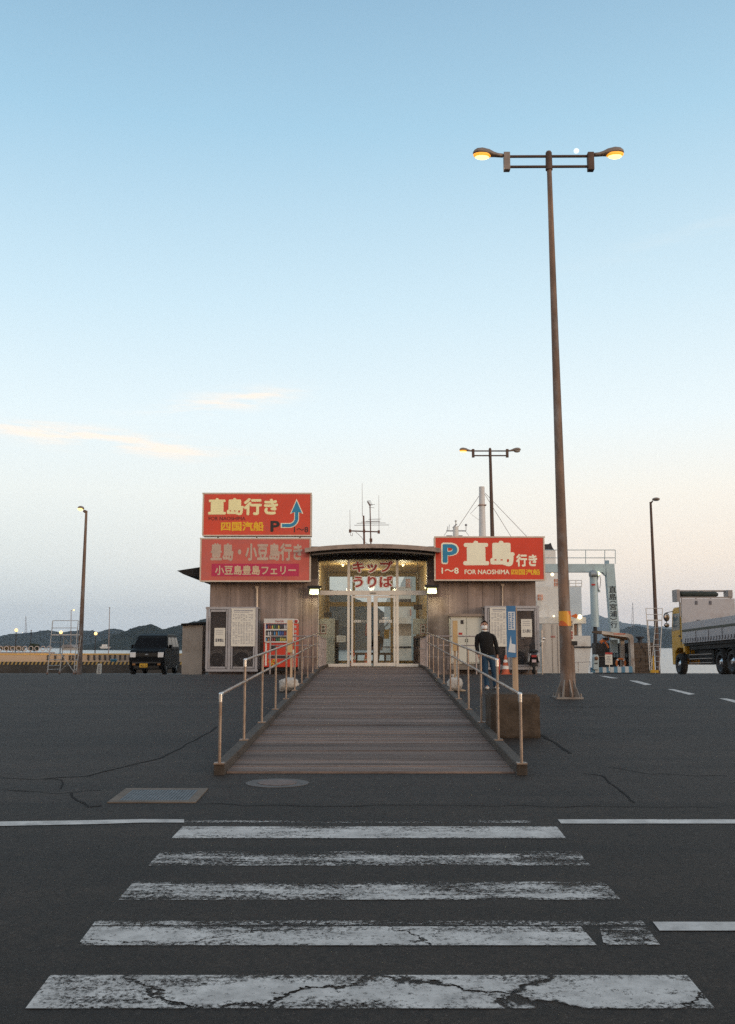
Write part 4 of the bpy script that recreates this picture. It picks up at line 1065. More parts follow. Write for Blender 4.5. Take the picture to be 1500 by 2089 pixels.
q = polept(1257); MB().prism([(q.x + .13, LY - .02, q.z), (q.x + .26, LY - .02, q.z + .06), (q.x + .30, LY - .02, q.z), (q.x + .26, LY - .02, q.z - .05)], (0, .03, 0)).build('band_tail', mat('tape_orange', (.62, .14, .02), .5), t)
x0, x1 = at(1161.5, 1285, LY).x, at(1171, 1285, LY).x
MB().box(x0, x1, LY - .02, LY + .02, at(1166, 1308, LY).z, at(1166, 1263, LY).z).build('notice_plate', PAPER, t)
m_ = text(t, '立\n入\n禁\n止', (1164, 1266, 1169, 1285), LY - .021, PRINT, .02, line=.95); text(t, '関\n係\n者', (1164, 1288, 1169, 1304), LY - .021, TRED, .02)
MB().box(x0, x1 + .06, LY - .06, LY + .06, at(1166, 1317, LY).z, at(1166, 1308, LY).z).build('bracket', BLACK, t)
# cross arms
zc1, zc2 = at(1119, 319.5, LY).z, at(1119, 340.5, LY).z
sc = 0
mb = MB(); mb.tube((tp.x, LY, zc2 - .08), (tp.x, LY, zc1 + .10), .085, .075, 14); mb.ball((tp.x, LY, zc1 + .10), .05, 12, 8); mb.build('hub', POLED, t)
xl, xr = at(1034, 330, LY).x, at(1205, 330, LY).x
mb = MB(); mb.tube((xl, LY, zc1), (xr, LY, zc1 + .01), .033, n=10); mb.tube((xl, LY, zc2), (xr, LY, zc2 + .01), .033, n=10); mb.build('crossarm', POLED, t)
for x in (xl, xr): MB().box(x - .075, x + .075, LY - .08, LY + .08, zc2 - .10, zc1 + .09).build('junction_box', LAMPC if x < tp.x else POLED, t, bevel=.012)
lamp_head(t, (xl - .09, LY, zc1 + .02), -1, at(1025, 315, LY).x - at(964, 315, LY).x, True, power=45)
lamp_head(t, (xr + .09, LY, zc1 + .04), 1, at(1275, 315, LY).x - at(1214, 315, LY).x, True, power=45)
for s in (-1, 1):
    xx = xl if s < 0 else xr; MB().tube((xx, LY, zc1 + .02), (xx + s * .12, LY, zc1 + .03), .03).build('spigot', POLED, t)

# twin lamp behind the terminal
Y2 = 55.0; tp2 = at(1000, 916, Y2); z0 = gz(Y2)
t = thing('street_lamp', 'brown double-headed street lamp rising behind the terminal with one lamp lit', 'street lamp', (at(1003.5, 1090, Y2).x, Y2, z0))
b2_ = Vector((tp2.x + .12, Y2, z0)); MB().tube(b2_, tp2, .17, .075, 14).ball(tp2, .07).build('pole', POLED, t)
za, zb_ = at(1000, 920, Y2).z, at(1000, 929.5, Y2).z
MB().tube((tp2.x, Y2, zb_ - .1), (tp2.x, Y2, za + .12), .085, .08, 12).build('hub', POLED, t)
xl, xr = at(965.5, 925, Y2).x, at(1035, 925, Y2).x
MB().tube((xl, Y2, za), (xr, Y2, za), .04).tube((xl, Y2, zb_), (xr, Y2, zb_), .04).build('crossarm', POLED, t)
for x in (xl, xr): MB().box(x - .07, x + .07, Y2 - .08, Y2 + .08, zb_ - .1, za + .1).build('junction_box', POLED, t)
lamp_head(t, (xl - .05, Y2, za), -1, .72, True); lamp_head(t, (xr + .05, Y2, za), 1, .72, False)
# single-arm lamps on the quay
Y3 = 49.0; tp3 = at(176.5, 1042, Y3)
t = thing('street_lamp', 'rusty single-headed quay lamp with a glowing lamp, beside the white scaffold tower', 'street lamp', (at(162, 1374, Y3).x, Y3, gz(Y3)))
MB().tube((at(162, 1374, Y3).x, Y3, gz(Y3)), tp3, .125, .06, 14).build('pole', POLE, t)
MB().tube(tp3 + Vector((0, 0, -.12)), tp3 + Vector((-.14, -.05, -.02)), .04).tube(tp3, tp3 + Vector((-.14, -.05, .02)), .03).build('arm', POLED, t)
MB().ball(tp3 + Vector((-.20, -.25, .10)), .15, 14, 10, sc=(1.0, 1.7, .7)).build('lamp_head', LAMPC, t); MB().ball(tp3 + Vector((-.21, -.29, .05)), .125, 14, 10, sc=(1.0, 1.6, .75)).build('lens', SOD, t)
Y4 = 60.0; tp4 = at(1327.5, 1024, Y4)
t = thing('street_lamp', 'thin brown unlit single-headed quay lamp behind the yellow truck', 'street lamp', (at(1343, 1372, Y4).x, Y4, gz(Y4)))
MB().tube((at(1343, 1372, Y4).x, Y4, gz(Y4)), tp4, .14, .07, 14).build('pole', POLED, t)
MB().tube(tp4 + Vector((0, 0, -.1)), tp4 + Vector((.1, -.1, .05)), .045).build('arm', POLED, t); MB().ball(tp4 + Vector((.26, -.25, .13)), .17, 14, 10, sc=(1.35, 1.6, .62)).build('lamp_head', LAMPC, t)
MB().ball(tp4 + Vector((.28, -.28, .08)), .13, 12, 8, sc=(1.3, 1.5, .5)).build('lens', OFFL, t)

# ================================================================ ANTENNAS ON THE ROOF
ANT = mat('antenna_metal', (0.16, 0.085, 0.065), 0.6, 0.4, 0.2, 10); ANTL = mat('antenna_rod', (0.20, 0.15, 0.14), 0.5, 0.6, 0.1, 10)
AY = 41.0
def ap(x, y, Y=AY): return at(x, y, Y)
t = thing('antenna_mast', 'brown roof antenna mast with a crossbar carrying thin upright whips', 'antenna', ap(743, 1112))
MB().tube(ap(743.5, 1116), ap(742, 1052), .045, .035).build('mast', ANT, t); MB().tube(ap(714, 1083), ap(774, 1085), .028).build('crossbar', ANT, t)
for x, y0, y1 in ((714.5, 1083, 1040), (739.5, 1053, 985), (773.5, 1085, 1010)): MB().tube(ap(x, y0), ap(x + (-.5), y1), .011, .006, 6).build('whip', ANTL, t)
m_ = MB()
for x, y in ((714.5, 1083), (743, 1083.5), (773, 1085)): c = ap(x, y); m_.box(c.x - .05, c.x + .05, AY - .05, AY + .05, c.z - .07, c.z + .06)
m_.path([ap(714.5, 1086), ap(716, 1093), ap(719, 1093), ap(719.5, 1087)], .008, 6).path([ap(726, 1085), ap(738, 1096), ap(744, 1106), ap(750, 1109)], .009, 6)
m_.build('clamp', ANT, t)
t = thing('television_antenna', 'roof television antenna with long thin horizontal elements and a small aerial on top', 'antenna', ap(757, 1112, 41.6))
Yb = 41.6
MB().tube(ap(757, 1115, Yb), ap(755, 1028, Yb), .03, .022).build('mast', ANT, t)
m_ = MB()
for x0, x1, y, dy in ((723, 794, 1071.5, -.7), (728, 787, 1067.5, .4), (737, 776, 1065, 0), (752, 777, 1059.5, .5), (746, 775, 1063.5, .2)): m_.tube(ap(x0, y, Yb + dy), ap(x1, y - .6, Yb + dy), .010, n=6)
m_.tube(ap(757, 1068, Yb - .9), ap(757, 1066, Yb + .7), .015)
for k in range(5): m_.tube(ap(749 + k, 1022 + k * 2.1, Yb), ap(756 + k, 1021 + k * 2.3, Yb + .2), .009, n=6)
m_.tube(ap(750, 1023, Yb), ap(756, 1033, Yb), .03).tube(ap(752, 1030, Yb), ap(765, 1029, Yb), .009, n=6).tube(ap(753, 1035, Yb), ap(764, 1036, Yb), .008, n=6)
m_.build('element', ANTL, t)
c = ap(757, 1102, Yb); MB().box(c.x - .06, c.x + .06, Yb - .06, Yb + .06, c.z - .07, c.z + .07).build('junction_box', ANT, t)

# ================================================================ BESIDE THE RAMP
WOOD = mat('post_timber', (0.50, 0.36, 0.24), 0.7, 0, 0.25, 3, 0.2, 20, stretch=(6, 6, .5), dirt=(.26, .17, .11), dirt_amt=.7, dirt_scale=2)
BOARD = mat('sign_board_yellow', (0.62, 0.42, 0.20), 0.65, 0, 0.2, 3, dirt=(.45, .26, .12), dirt_amt=.7)
BAG = mat('sandbag', (0.50, 0.47, 0.43), 0.85, 0, 0.14, 6, 0.5, 25, dirt=(.25, .21, .18), dirt_amt=.6, dirt_scale=4)
def sandbag(px, py, wpx, hpx, label, seed, tall=False):
    b = gp(px, py); k = b.y / F; w = wpx * k / 2; h = hpx * k
    mb = MB(); n, m = 20, 12; vs = []; fs = []
    for j in range(m + 1):
        a = math.pi * j / m
        for i in range(n):
            th = 2 * math.pi * i / n; x = math.sin(a) * math.cos(th); y = math.sin(a) * math.sin(th); z = math.cos(a)
            sg = lambda v, p: math.copysign(abs(v) ** p, v)
            q = Vector((sg(x, .75) * w, sg(y, .8) * w * .7, (z * .5 + .5) ** .85 * h if z > -.99 else 0))
            d = noise.noise((x * 2.2 + seed, y * 2.2, z * 2.2)) * .22 + noise.noise((x * 5 + seed, y * 5, z * 5)) * .11
            q += Vector((x, y, z * .6)) * d * w; q.z = max(0, q.z); q.x -= (1 - q.z / h) * w * .06
            vs.append(b + q + Vector((0, 0, .004)))
    for j in range(m):
        for i in range(n): fs.append((j * n + i, (j + 1) * n + i, (j + 1) * n + (i + 1) % n, j * n + (i + 1) % n))
    o = mb.add(vs, fs, True); t = thing('sandbag', label, 'sandbag', b); o.build('bag', BAG, t)
    e = MB()
    e.lathe([(0, 0), (.05, .02), (.02, .05), (.045, .10), (0, .10)], (b.x - w * .95, b.y - w * .2, b.z + h * .10), 'X', 10) if not tall else e.lathe([(.05, 0), (.02, .04), (.05, .10), (0, .09)], (b.x - w * .3, b.y, b.z + h * .94), 'Z', 10)
    e.build('tied_neck', BAG, t); return b
b1_ = sandbag(590, 1411, 40, 27, 'rounded white sandbag on the asphalt behind the handrail by the vending machine', 1.5)
b2_ = sandbag(929, 1411, 31, 28, 'greyish upright sandbag at the foot of the thin post beside the man', 4.2, True)
def post_sign(px, x0, x1, yt, yb, yfoot, bag, label, edge=0):
    Y = bag.y + .03; t = thing('sign_post', label, 'sign post', (bag.x, Y, bag.z), 'narrow signs weighted with sandbags')
    a = at(px, yfoot, Y); MB().box(a.x - .028, a.x + .028, Y, Y + .05, bag.z + .02, at(px, yt + 4, Y).z).build('post', WOOD, t)
    MB().pbox(x0, yt, x1, yb, Y - .035, .03).build('board', BOARD, t)
    MB().pbox(x0 - .3, yt, x0 + 1.2, yb, Y - .045, .045).build('board_edge', mat('board_edge', (.55, .50, .42), .7), t)
    return t
post_sign(594, 585.5, 596.5, 1265, 1331, 1404, b1_, 'thin post with a narrow yellowish board in front of the vending machine')
post_sign(929, 923, 934, 1266, 1328, 1404, b2_, 'thin post with a narrow brownish board in front of the white switchgear cabinet')
t = thing('marker_post', 'white pipe marker with a round reflector standing by the greyish sandbag', 'marker post', gp(936, 1411)); c = gp(936, 1411)
MB().tube((c.x, c.y + .2, gz(c.y + .2)), (c.x, c.y + .2, at(936, 1345, c.y + .2).z), .03).build('pole', FRAME, t); q = at(932, 1345, c.y + .15)
MB().ball(q, .045, 12, 8, sc=(1, .5, 1)).build('reflector', mat('reflector_white', (.85, .8, .65), .2), t); MB().lathe([(.15, 0), (.15, .02), (.05, .05), (0, .05)], (c.x + .04, c.y + .2, gz(c.y + .2)), n=18).build('foot', mat('foot_tan', (.38, .28, .18), .7), t)

# concrete block with the tall banner post
bl = gp(1053, 1506); BYf = bl.y
X0, X1 = at(1003, 1470, BYf).x, at(1103, 1470, BYf).x; ZT_ = at(1053, 1417, BYf).z; bd = 0.78
t = thing('concrete_block', 'stained square concrete footing block carrying the blue banner post', 'concrete block', (bl.x, BYf + bd / 2, gz(BYf)))
BLOCK = mat('block_concrete', (0.078, 0.060, 0.046), 0.95, 0, 0.35, 5, 0.9, 18, dirt=(.035, .027, .02), dirt_amt=.9, dirt_scale=3.5, spec=.15)
mb = MB()
n = 8
def bf(u, v, face):
    pass
bm_ = bmesh.new(); bmesh.ops.create_cube(bm_, size=1)
bmesh.ops.bevel(bm_, geom=bm_.edges[:], offset=.045, segments=3, affect='EDGES')
bmesh.ops.subdivide_edges(bm_, edges=[e for e in bm_.edges if e.calc_length() > .4], cuts=9, use_grid_fill=True)
for v in bm_.verts:
    d = noise.noise(v.co * 4) * .012 + noise.noise(v.co * 11) * .008
    v.co += v.co.normalized() * d
mb.add([((X0 + X1) / 2 + v.co.x * (X1 - X0), BYf + bd / 2 + v.co.y * bd, (ZT_ + gz(BYf) - .05) / 2 + v.co.z * (ZT_ - gz(BYf) + .05)) for v in bm_.verts], [tuple(v.index for v in f.verts) for f in bm_.faces], True)
bm_.free(); mb.build('block', BLOCK, t)
PY = BYf + .36
t = thing('banner_post', 'tall timber post with a narrow blue and white banner, standing on the concrete block', 'banner', (at(1051, 1412, PY).x, PY, ZT_))
MB().pbox(1045.5, 1239, 1056.5, 1413, PY, .075).build('post', WOOD, t, bevel=.006)
SKYB = mat('banner_blue', (0.045, 0.17, 0.36), 0.6, 0, 0.15, 4); 
MB().pbox(1034, 1236, 1053, 1341, PY - .03, .022).build('banner', SKYB, t)
BW = mat('banner_white', (0.62, 0.66, 0.70), 0.6, 0, 0.08, 5)
m_ = MB(); m_.pbox(1037, 1248, 1051, 1285, PY - .034, .004)
m_.prism([at(x, y, PY - .034) for x, y in ((1042.5, 1296), (1044, 1313), (1052, 1315), (1052, 1332), (1037, 1330), (1040, 1312))], (0, .004, 0)); m_.build('print_white', BW, t)
m_ = MB(); rn = random.Random(3)
for k in range(9): m_.pbox(1038.5, 1251 + k * 3.7, 1041 + rn.random() * 2, 1253 + k * 3.7, PY - .037, .003); m_.pbox(1044.5, 1250 + k * 3.7, 1047 + rn.random() * 2, 1252.3 + k * 3.7, PY - .037, .003)
m_.build('print_blue', SKYB, t)

# traffic cone inside the right cage bay
Yc = CGY - .25; c = at(1032, 1362, Yc)
t = thing('traffic_cone', 'orange and white banded traffic cone by the grey cage behind the blue banner', 'traffic cone', (c.x, Yc, gz(Yc)))
zz = gz(Yc)
MB().box(c.x - .19, c.x + .19, Yc - .19, Yc + .19, zz, zz + .03).build('base', ORG, t); MB().lathe([(.15, .03), (.035, .70), (0, .71)], (c.x, Yc, zz), n=18).build('cone', ORG, t)
for h0, h1 in ((.20, .32), (.44, .54)):
    r0, r1 = .15 - .115 * (h0 - .03) / .67, .15 - .115 * (h1 - .03) / .67; MB().lathe([(r0 + .004, h0), (r1 + .004, h1)], (c.x, Yc, zz), n=18).build('band', TWHITE, t)

# ================================================================ SCOOTER (seen from behind)
SYo = 36.4; sc_ = at(1090, 1370, SYo); sx, sz = sc_.x, gz(SYo)
t = thing('motor_scooter', 'black and white motor scooter parked with its tail to the street', 'scooter', (sx, SYo, sz))
BLKP = mat('scooter_black', (.018, .018, .02), .3); WHP = mat('scooter_white', (.62, .62, .62), .35); RUB = mat('rubber', (.02, .02, .02), .9)
def wheel_mb(c, r, w, axis='X'):
    return MB().lathe([(r * .72, -w * .45), (r * .9, -w * .5), (r, -w * .22), (r, w * .22), (r * .9, w * .5), (r * .72, w * .45)], c, axis, 28)
for yy in (SYo + .05, SYo + 1.25):
    w_ = wheel_mb((sx, yy, sz + .24), .24, .10).build('wheel', RUB, t); MB().lathe([(0, -.035), (.17, -.035), (.17, .035), (0, .035)], (sx, yy, sz + .24), 'X', 20).build('rim', STEEL, w_)
mb = MB(); sec = [(-.22, .12, .62, .74), (-.14, .17, .50, .80), (.05, .19, .40, .82), (.35, .18, .34, .80), (.55, .15, .30, .55), (.85, .17, .26, .34), (1.0, .18, .26, .70), (1.1, .17, .40, 1.0), (1.2, .12, .60, 1.02)]
vs = []; fs = []; n = 12
for j, (dy, hw, z0, z1) in enumerate(sec):
    for i in range(n):
        a = 2 * math.pi * i / n; vs.append((sx + math.copysign(abs(math.cos(a)) ** .7, math.cos(a)) * hw, SYo + dy, sz + (z0 + z1) / 2 + math.copysign(abs(math.sin(a)) ** .7, math.sin(a)) * (z1 - z0) / 2))
    if j: b = (j - 1) * n; fs += [(b + i, b + (i + 1) % n, b + n + (i + 1) % n, b + n + i) for i in range(n)]
fs += [tuple(range(n)), tuple(range(len(vs) - n, len(vs)))]
mb.add(vs, fs, True).build('body', BLKP, t)
for s in (-1, 1):
    MB().add([(sx + s * .205, SYo - .10, sz + .45), (sx + s * .215, SYo + .35, sz + .42), (sx + s * .20, SYo + .35, sz + .76), (sx + s * .14, SYo - .22, sz + .74), (sx + s * .17, SYo - .10, sz + .45), (sx + s * .15, SYo + .35, sz + .42), (sx + s * .15, SYo + .35, sz + .76), (sx + s * .09, SYo - .22, sz + .74)],
             [(0, 1, 2, 3), (4, 7, 6, 5), (0, 3, 7, 4), (0, 4, 5, 1), (1, 5, 6, 2), (2, 6, 7, 3)]).build('side_panel', WHP, t, bevel=.015)
MB().ball((sx, SYo + .18, sz + .83), .1, 14, 8, sc=(1.7, 3.8, .7)).build('seat', RUB, t)
MB().box(sx - .09, sx + .09, SYo - .245, SYo - .20, sz + .62, sz + .70).build('tail_lamp', mat('tail_red', (.35, .02, .02), .25), t, bevel=.01)
MB().add([(sx - .075, SYo - .25, sz + .44), (sx + .075, SYo - .25, sz + .44), (sx + .075, SYo - .22, sz + .54), (sx - .075, SYo - .22, sz + .54)], [(0, 1, 2, 3)]).build('number_plate', mat('plate_pink', (.50, .36, .36), .5), t)
MB().box(sx - .10, sx + .10, SYo - .10, SYo - .02, sz + .30, sz + .46).build('mudguard', BLKP, t, bevel=.02)
mb = MB().tube((sx, SYo + 1.22, sz + .6), (sx, SYo + 1.02, sz + 1.05), .045).path([(sx - .34, SYo + .90, sz + 1.02), (sx - .12, SYo + 1.02, sz + 1.06), (sx + .12, SYo + 1.02, sz + 1.06), (sx + .34, SYo + .90, sz + 1.02)], .018); mb.build('handlebar', BLKP, t)
MB().ball((sx, SYo + 1.08, sz + 1.04), .12, 14, 8, sc=(1.3, 1, .8)).build('cowl', BLKP, t)
for s in (-1, 1):
    mm = MB().tube((sx + s * .24, SYo + .96, sz + 1.04), (sx + s * .36, SYo + .96, sz + 1.26), .008); mm.ball((sx + s * .38, SYo + .95, sz + 1.29), .062, 14, 8, sc=(1.3, .35, .75)); o = mm.build('mirror', BLKP, t)
    MB().ball((sx + s * .38, SYo + .935, sz + 1.29), .055, 14, 8, sc=(1.3, .2, .75)).build('glass', mat('mirror_glass', (.85, .87, .9), .05, 1.0), o)
MB().path([(sx - .12, SYo + .3, sz + .30), (sx - .22, SYo + .34, sz + .02)], .014).build('kickstand', STEEL, t)
t.rotation_euler.z = R(-8)
t = thing('pole', 'thin pale pole standing at the building corner beside the scooter', 'pole', at(1107, 1370, 37)); MB().tube((at(1107, 1370, 37).x, 37, gz(37)), at(1105.5, 1285, 37), .022).build('shaft', SFR, t); MB().box(at(1104, 1310, 37).x, at(1110, 1310, 37).x, 36.97, 37.0, at(1107, 1310, 37).z, at(1107, 1307, 37).z).build('plate', TWHITE, t)

# ================================================================ PERSON
def skin(name, nodes, edges, m, parent, org, root, lev=2):
    keys = list(nodes); me = bpy.data.meshes.new(name)
    lean = lambda v: Vector((v[0] - .105 * v[2] + .02, v[1], v[2]))
    me.from_pydata([lean(nodes[k][:3]) for k in keys], [(keys.index(a), keys.index(b)) for a, b in edges], [])
    o = bpy.data.objects.new(name, me); COL.objects.link(o)
    md = o.modifiers.new('skin', 'SKIN'); md.use_smooth_shade = True
    for i, k in enumerate(keys):
        r = nodes[k][3:]; d = me.skin_vertices[0].data[i]; d.radius = (r[0], r[1] if len(r) > 1 else r[0]); d.use_root = (k == root)
    sb = o.modifiers.new('sub', 'SUBSURF'); sb.levels = lev; sb.render_levels = lev
    dg = bpy.context.evaluated_depsgraph_get(); dg.update(); m2 = bpy.data.meshes.new_from_object(o.evaluated_get(dg))
    bpy.data.objects.remove(o)
    m2.name = name; m2.materials.clear(); m2.materials.append(m)
    for p in m2.polygons: p.use_smooth = True; p.material_index = 0
    m2.transform(Matrix.Translation(org))
    o = bpy.data.objects.new(name, m2); COL.objects.link(o); o.parent = parent; o.matrix_parent_inverse = pinv(parent); return o
pp = gp(1002, 1406); org = Vector((pp.x, pp.y, pp.z + .004))
man = thing('person', 'man in a black jumper, blue jeans and white face mask standing beyond the handrail', 'person', org)
SKIN = mat('skin', (.50, .25, .155), .55, 0, .08, 8); CLOTH = mat('black_jumper', (.016, .015, .015), .9, 0, .25, 14, .4, 60, spec=.2)
JEAN = mat('blue_jeans', (.026, .062, .112), .85, 0, .3, 7, .3, 50, spec=.2); SHOE = mat('white_shoe', (.55, .50, .44), .6, 0, .1, 6)
N = {'pelvis': (0, 0, .90, .12, .09), 'spine': (0, .01, 1.06, .115, .085), 'chest': (0, 0, 1.25, .135, .095), 'nb': (0, .015, 1.41, .06), 'neck': (0, .0, 1.47, .052), 'jaw': (0, -.02, 1.525, .062, .072),
     'head': (0, -.01, 1.59, .074, .092), 'top': (0, .005, 1.655, .052, .064)}
E_ = [('pelvis', 'spine'), ('spine', 'chest'), ('chest', 'nb'), ('nb', 'neck'), ('neck', 'jaw'), ('jaw', 'head'), ('head', 'top')]
for s, q in ((-1, 'a'), (1, 'b')):
    N.update({'sh' + q: (s * .165, .005, 1.32, .045), 'el' + q: (s * .235, .03, 1.09, .043), 'wr' + q: (s * .238, -.03, .85, .028, .024), 'pa' + q: (s * .240, -.045, .795, .036, .020),
              'hp' + q: (s * .09, 0, .84, .085), 'kn' + q: (s * .10, -.015, .475, .056), 'an' + q: (s * .105, .03, .085, .040), 'to' + q: (s * .125, -.11, .035, .034, .022)})
    E_ += [('chest', 'sh' + q), ('sh' + q, 'el' + q), ('el' + q, 'wr' + q), ('wr' + q, 'pa' + q), ('pelvis', 'hp' + q), ('hp' + q, 'kn' + q), ('kn' + q, 'an' + q), ('an' + q, 'to' + q)]
    for i, (dy, ln) in enumerate(((-.032, .085), (-.011, .098), (.010, .092), (.029, .072))):
        N[f'f{i}{q}'] = (s * .238, -.045 + dy, .775, .0105); N[f'g{i}{q}'] = (s * .228, -.050 + dy, .775 - ln * .55, .0095); N[f'h{i}{q}'] = (s * .206, -.055 + dy * .9, .775 - ln, .0085)
        E_ += [('pa' + q, f'f{i}{q}'), (f'f{i}{q}', f'g{i}{q}'), (f'g{i}{q}', f'h{i}{q}')]
    N['t0' + q] = (s * .222, -.085, .80, .012); N['t1' + q] = (s * .208, -.100, .765, .010); E_ += [('pa' + q, 't0' + q), ('t0' + q, 't1' + q)]
skin('body', N, E_, SKIN, man, org, 'pelvis')
def loft(mb, rings, n=18):
    """rings: (x, y, z, rx, ry) in the figure's own axes, leaning with the body"""
    vs = []; fs = []
    for j, (x, y, z, ra, rb) in enumerate(rings):
        for i in range(n):
            a = 2 * math.pi * i / n; w = 1 + .05 * noise.noise((x * 9 + math.cos(a) * 1.5, math.sin(a) * 1.5, z * 14))
            vs.append((org.x + x - .105 * z + .02 + math.cos(a) * ra * w, org.y + y + math.sin(a) * rb * w, org.z + z))
        if j: b = (j - 1) * n; fs += [(b + i, b + (i + 1) % n, b + n + (i + 1) % n, b + n + i) for i in range(n)]
    fs += [tuple(range(n)), tuple(range(len(vs) - n, len(vs)))]
    return mb.add(vs, fs, True)
mb = loft(MB(), [(0, 0, .835, .150, .112), (0, 0, .85, .168, .126), (0, 0, .93, .168, .128), (0, -.005, 1.04, .170, .128), (0, -.005, 1.16, .180, .128), (0, 0, 1.26, .190, .122), (0, .003, 1.325, .188, .110), (0, .006, 1.375, .160, .092), (0, .008, 1.41, .105, .078), (0, .008, 1.435, .070, .068)], 26)
for s_ in (-1, 1):
    loft(mb, [(s_ * .13, .004, 1.375, .030, .05), (s_ * .165, .004, 1.355, .058, .072), (s_ * .205, .012, 1.28, .064, .068), (s_ * .228, .022, 1.18, .058, .060), (s_ * .243, .03, 1.09, .055, .056), (s_ * .247, .012, 1.00, .051, .052), (s_ * .244, -.012, .92, .045, .046), (s_ * .241, -.028, .865, .042, .042), (s_ * .241, -.028, .855, .034, .034)], 14)
mb.build('jumper', CLOTH, man)
mb = loft(MB(), [(0, 0, .97, .140, .105), (0, 0, .88, .158, .120), (0, .005, .80, .172, .122), (0, .005, .74, .172, .112), (0, .005, .715, .13, .08)], 24)
for s_ in (-1, 1):
    loft(mb, [(s_ * .086, .003, .80, .088, .112), (s_ * .092, 0, .70, .084, .098), (s_ * .098, -.006, .58, .077, .088), (s_ * .103, -.014, .46, .068, .076), (s_ * .106, -.002, .34, .066, .072), (s_ * .107, .012, .22, .062, .068), (s_ * .108, .018, .10, .060, .068), (s_ * .109, .014, .055, .064, .074)], 16)
mb.build('jeans', JEAN, man)
LX = lambda x, z: org.x + x - .105 * z + .02
for s in (-1, 1):
    mb = MB(); vs = []; fs = []; n = 14
    for j, (y, hw, h) in enumerate(((.09, .030, .06), (.06, .042, .085), (0, .044, .095), (-.07, .050, .075), (-.13, .047, .055), (-.17, .030, .04))):
        for i in range(n):
            a = 2 * math.pi * i / n; z = math.sin(a); vs.append((LX(s * .112, 0) + math.cos(a) * hw + s * (-y) * .12, org.y + y, org.z + (h / 2 + z * h / 2)))
        if j: b = (j - 1) * n; fs += [(b + i, b + (i + 1) % n, b + n + (i + 1) % n, b + n + i) for i in range(n)]
    fs += [tuple(range(n)), tuple(range(len(vs) - n, len(vs)))]
    mb.add(vs, fs, True).build('shoe', SHOE, man)
hx, hy = LX(0, 1.58), org.y
MB().lathe([(.070, -.018), (.073, 0), (.066, .018), (.060, .016)], (LX(0, 1.44), hy + .008, org.z + 1.44), n=18).build('collar', TWHITE, man)
mb = MB(); vs = []; fs = []
for j in range(7):
    for i in range(9):
        u = (i - 4) / 4; v = (j - 3) / 3; vs.append((hx + u * .073, hy - .015 - .100 * math.sqrt(max(0, 1 - (u * .93) ** 2)) * (1 - .12 * v * v) + (.01 if v < 0 else 0) * 0, org.z + 1.537 + v * .047 * (1 - .25 * u * u)))
for j in range(6):
    for i in range(8): fs.append((j * 9 + i, j * 9 + i + 1, (j + 1) * 9 + i + 1, (j + 1) * 9 + i))
mb.add(vs, fs, True); 
for s in (-1, 1): mb.tube((hx + s * .070, hy - .04, org.z + 1.57), (hx + s * .082, hy + .02, org.z + 1.585), .003, n=5)
mb.build('face_mask', mat('mask_white', (.80, .80, .79), .8), man)
mb = MB()
for s in (-1, 1): mb.ball((hx + s * .082, hy + .01, org.z + 1.58), .026, 10, 6, sc=(.4, .7, 1.15))
mb.build('ear', SKIN, man)
MB().tube((hx, hy - .088, org.z + 1.61), (hx, hy - .118, org.z + 1.575), .010, .014, 8).build('nose', SKIN, man)
for s in (-1, 1):
    MB().ball((hx + s * .030, hy - .090, org.z + 1.603), .013, 10, 6, sc=(1.3, .6, .8)).build('eye', BLK, man)
    MB().box(hx + s * .030 - .018, hx + s * .030 + .018, hy - .101, hy - .09, org.z + 1.625, org.z + 1.632).build('eyebrow', mat('brow_grey', (.24, .16, .12), .8), man)
mb = MB(); vs = []; fs = []; n = 20
for j in range(7):
    a = R(10 + 62 * j / 6)
    for i in range(n):
        t_ = 2 * math.pi * i / n; fr_ = max(0, -math.sin(t_)); aa = a * (1.1 - .95 * fr_)
        vs.append((hx + .087 * math.sin(aa) * math.cos(t_), hy + .004 + .106 * math.sin(aa) * math.sin(t_), org.z + 1.60 + .108 * math.cos(aa)))
    if j: b = (j - 1) * n; fs += [(b + i, b + (i + 1) % n, b + n + (i + 1) % n, b + n + i) for i in range(n)]
fs.append(tuple(range(n))); mb.add(vs, fs, True).build('hair', mat('grey_hair', (.30, .245, .21), .8, 0, .3, 20), man)
ux, uz = LX(.24, .77), org.z + .77
fig = copy_tree(man, (0, 0, 0), math.pi); q_ = at(767, 1352, 44.6); fig.location = (q_.x, 44.6, RZ1); fig.scale = (.87, .87, .87)
tag(fig, 'dark figure inside the ticket hall, seen through the sliding doors from behind', 'person')
for o in [o for o in COL.objects if o.parent == fig]:
    if o.name.split('.')[0] in ('jeans', 'hair'): o.data = o.data.copy(); o.data.materials.clear(); o.data.materials.append(mat('dark_trousers', (.012, .012, .014), .9))
t = thing('furled_umbrella', 'slim red folded umbrella hanging from the standing man\'s hand', 'umbrella', (ux, org.y - .05, uz))
MB().lathe([(.0, -.42), (.016, -.40), (.034, -.20), (.036, -.06), (.020, -.01), (0, 0)], (ux + .015, org.y - .06, uz), n=12).build('canopy', mat('umbrella_red', (.42, .06, .03), .6, 0, .2, 20), t)
MB().tube((ux + .015, org.y - .06, uz - .01), (ux + .015, org.y - .06, uz + .08), .011, n=8).build('handle', BLACK, t)

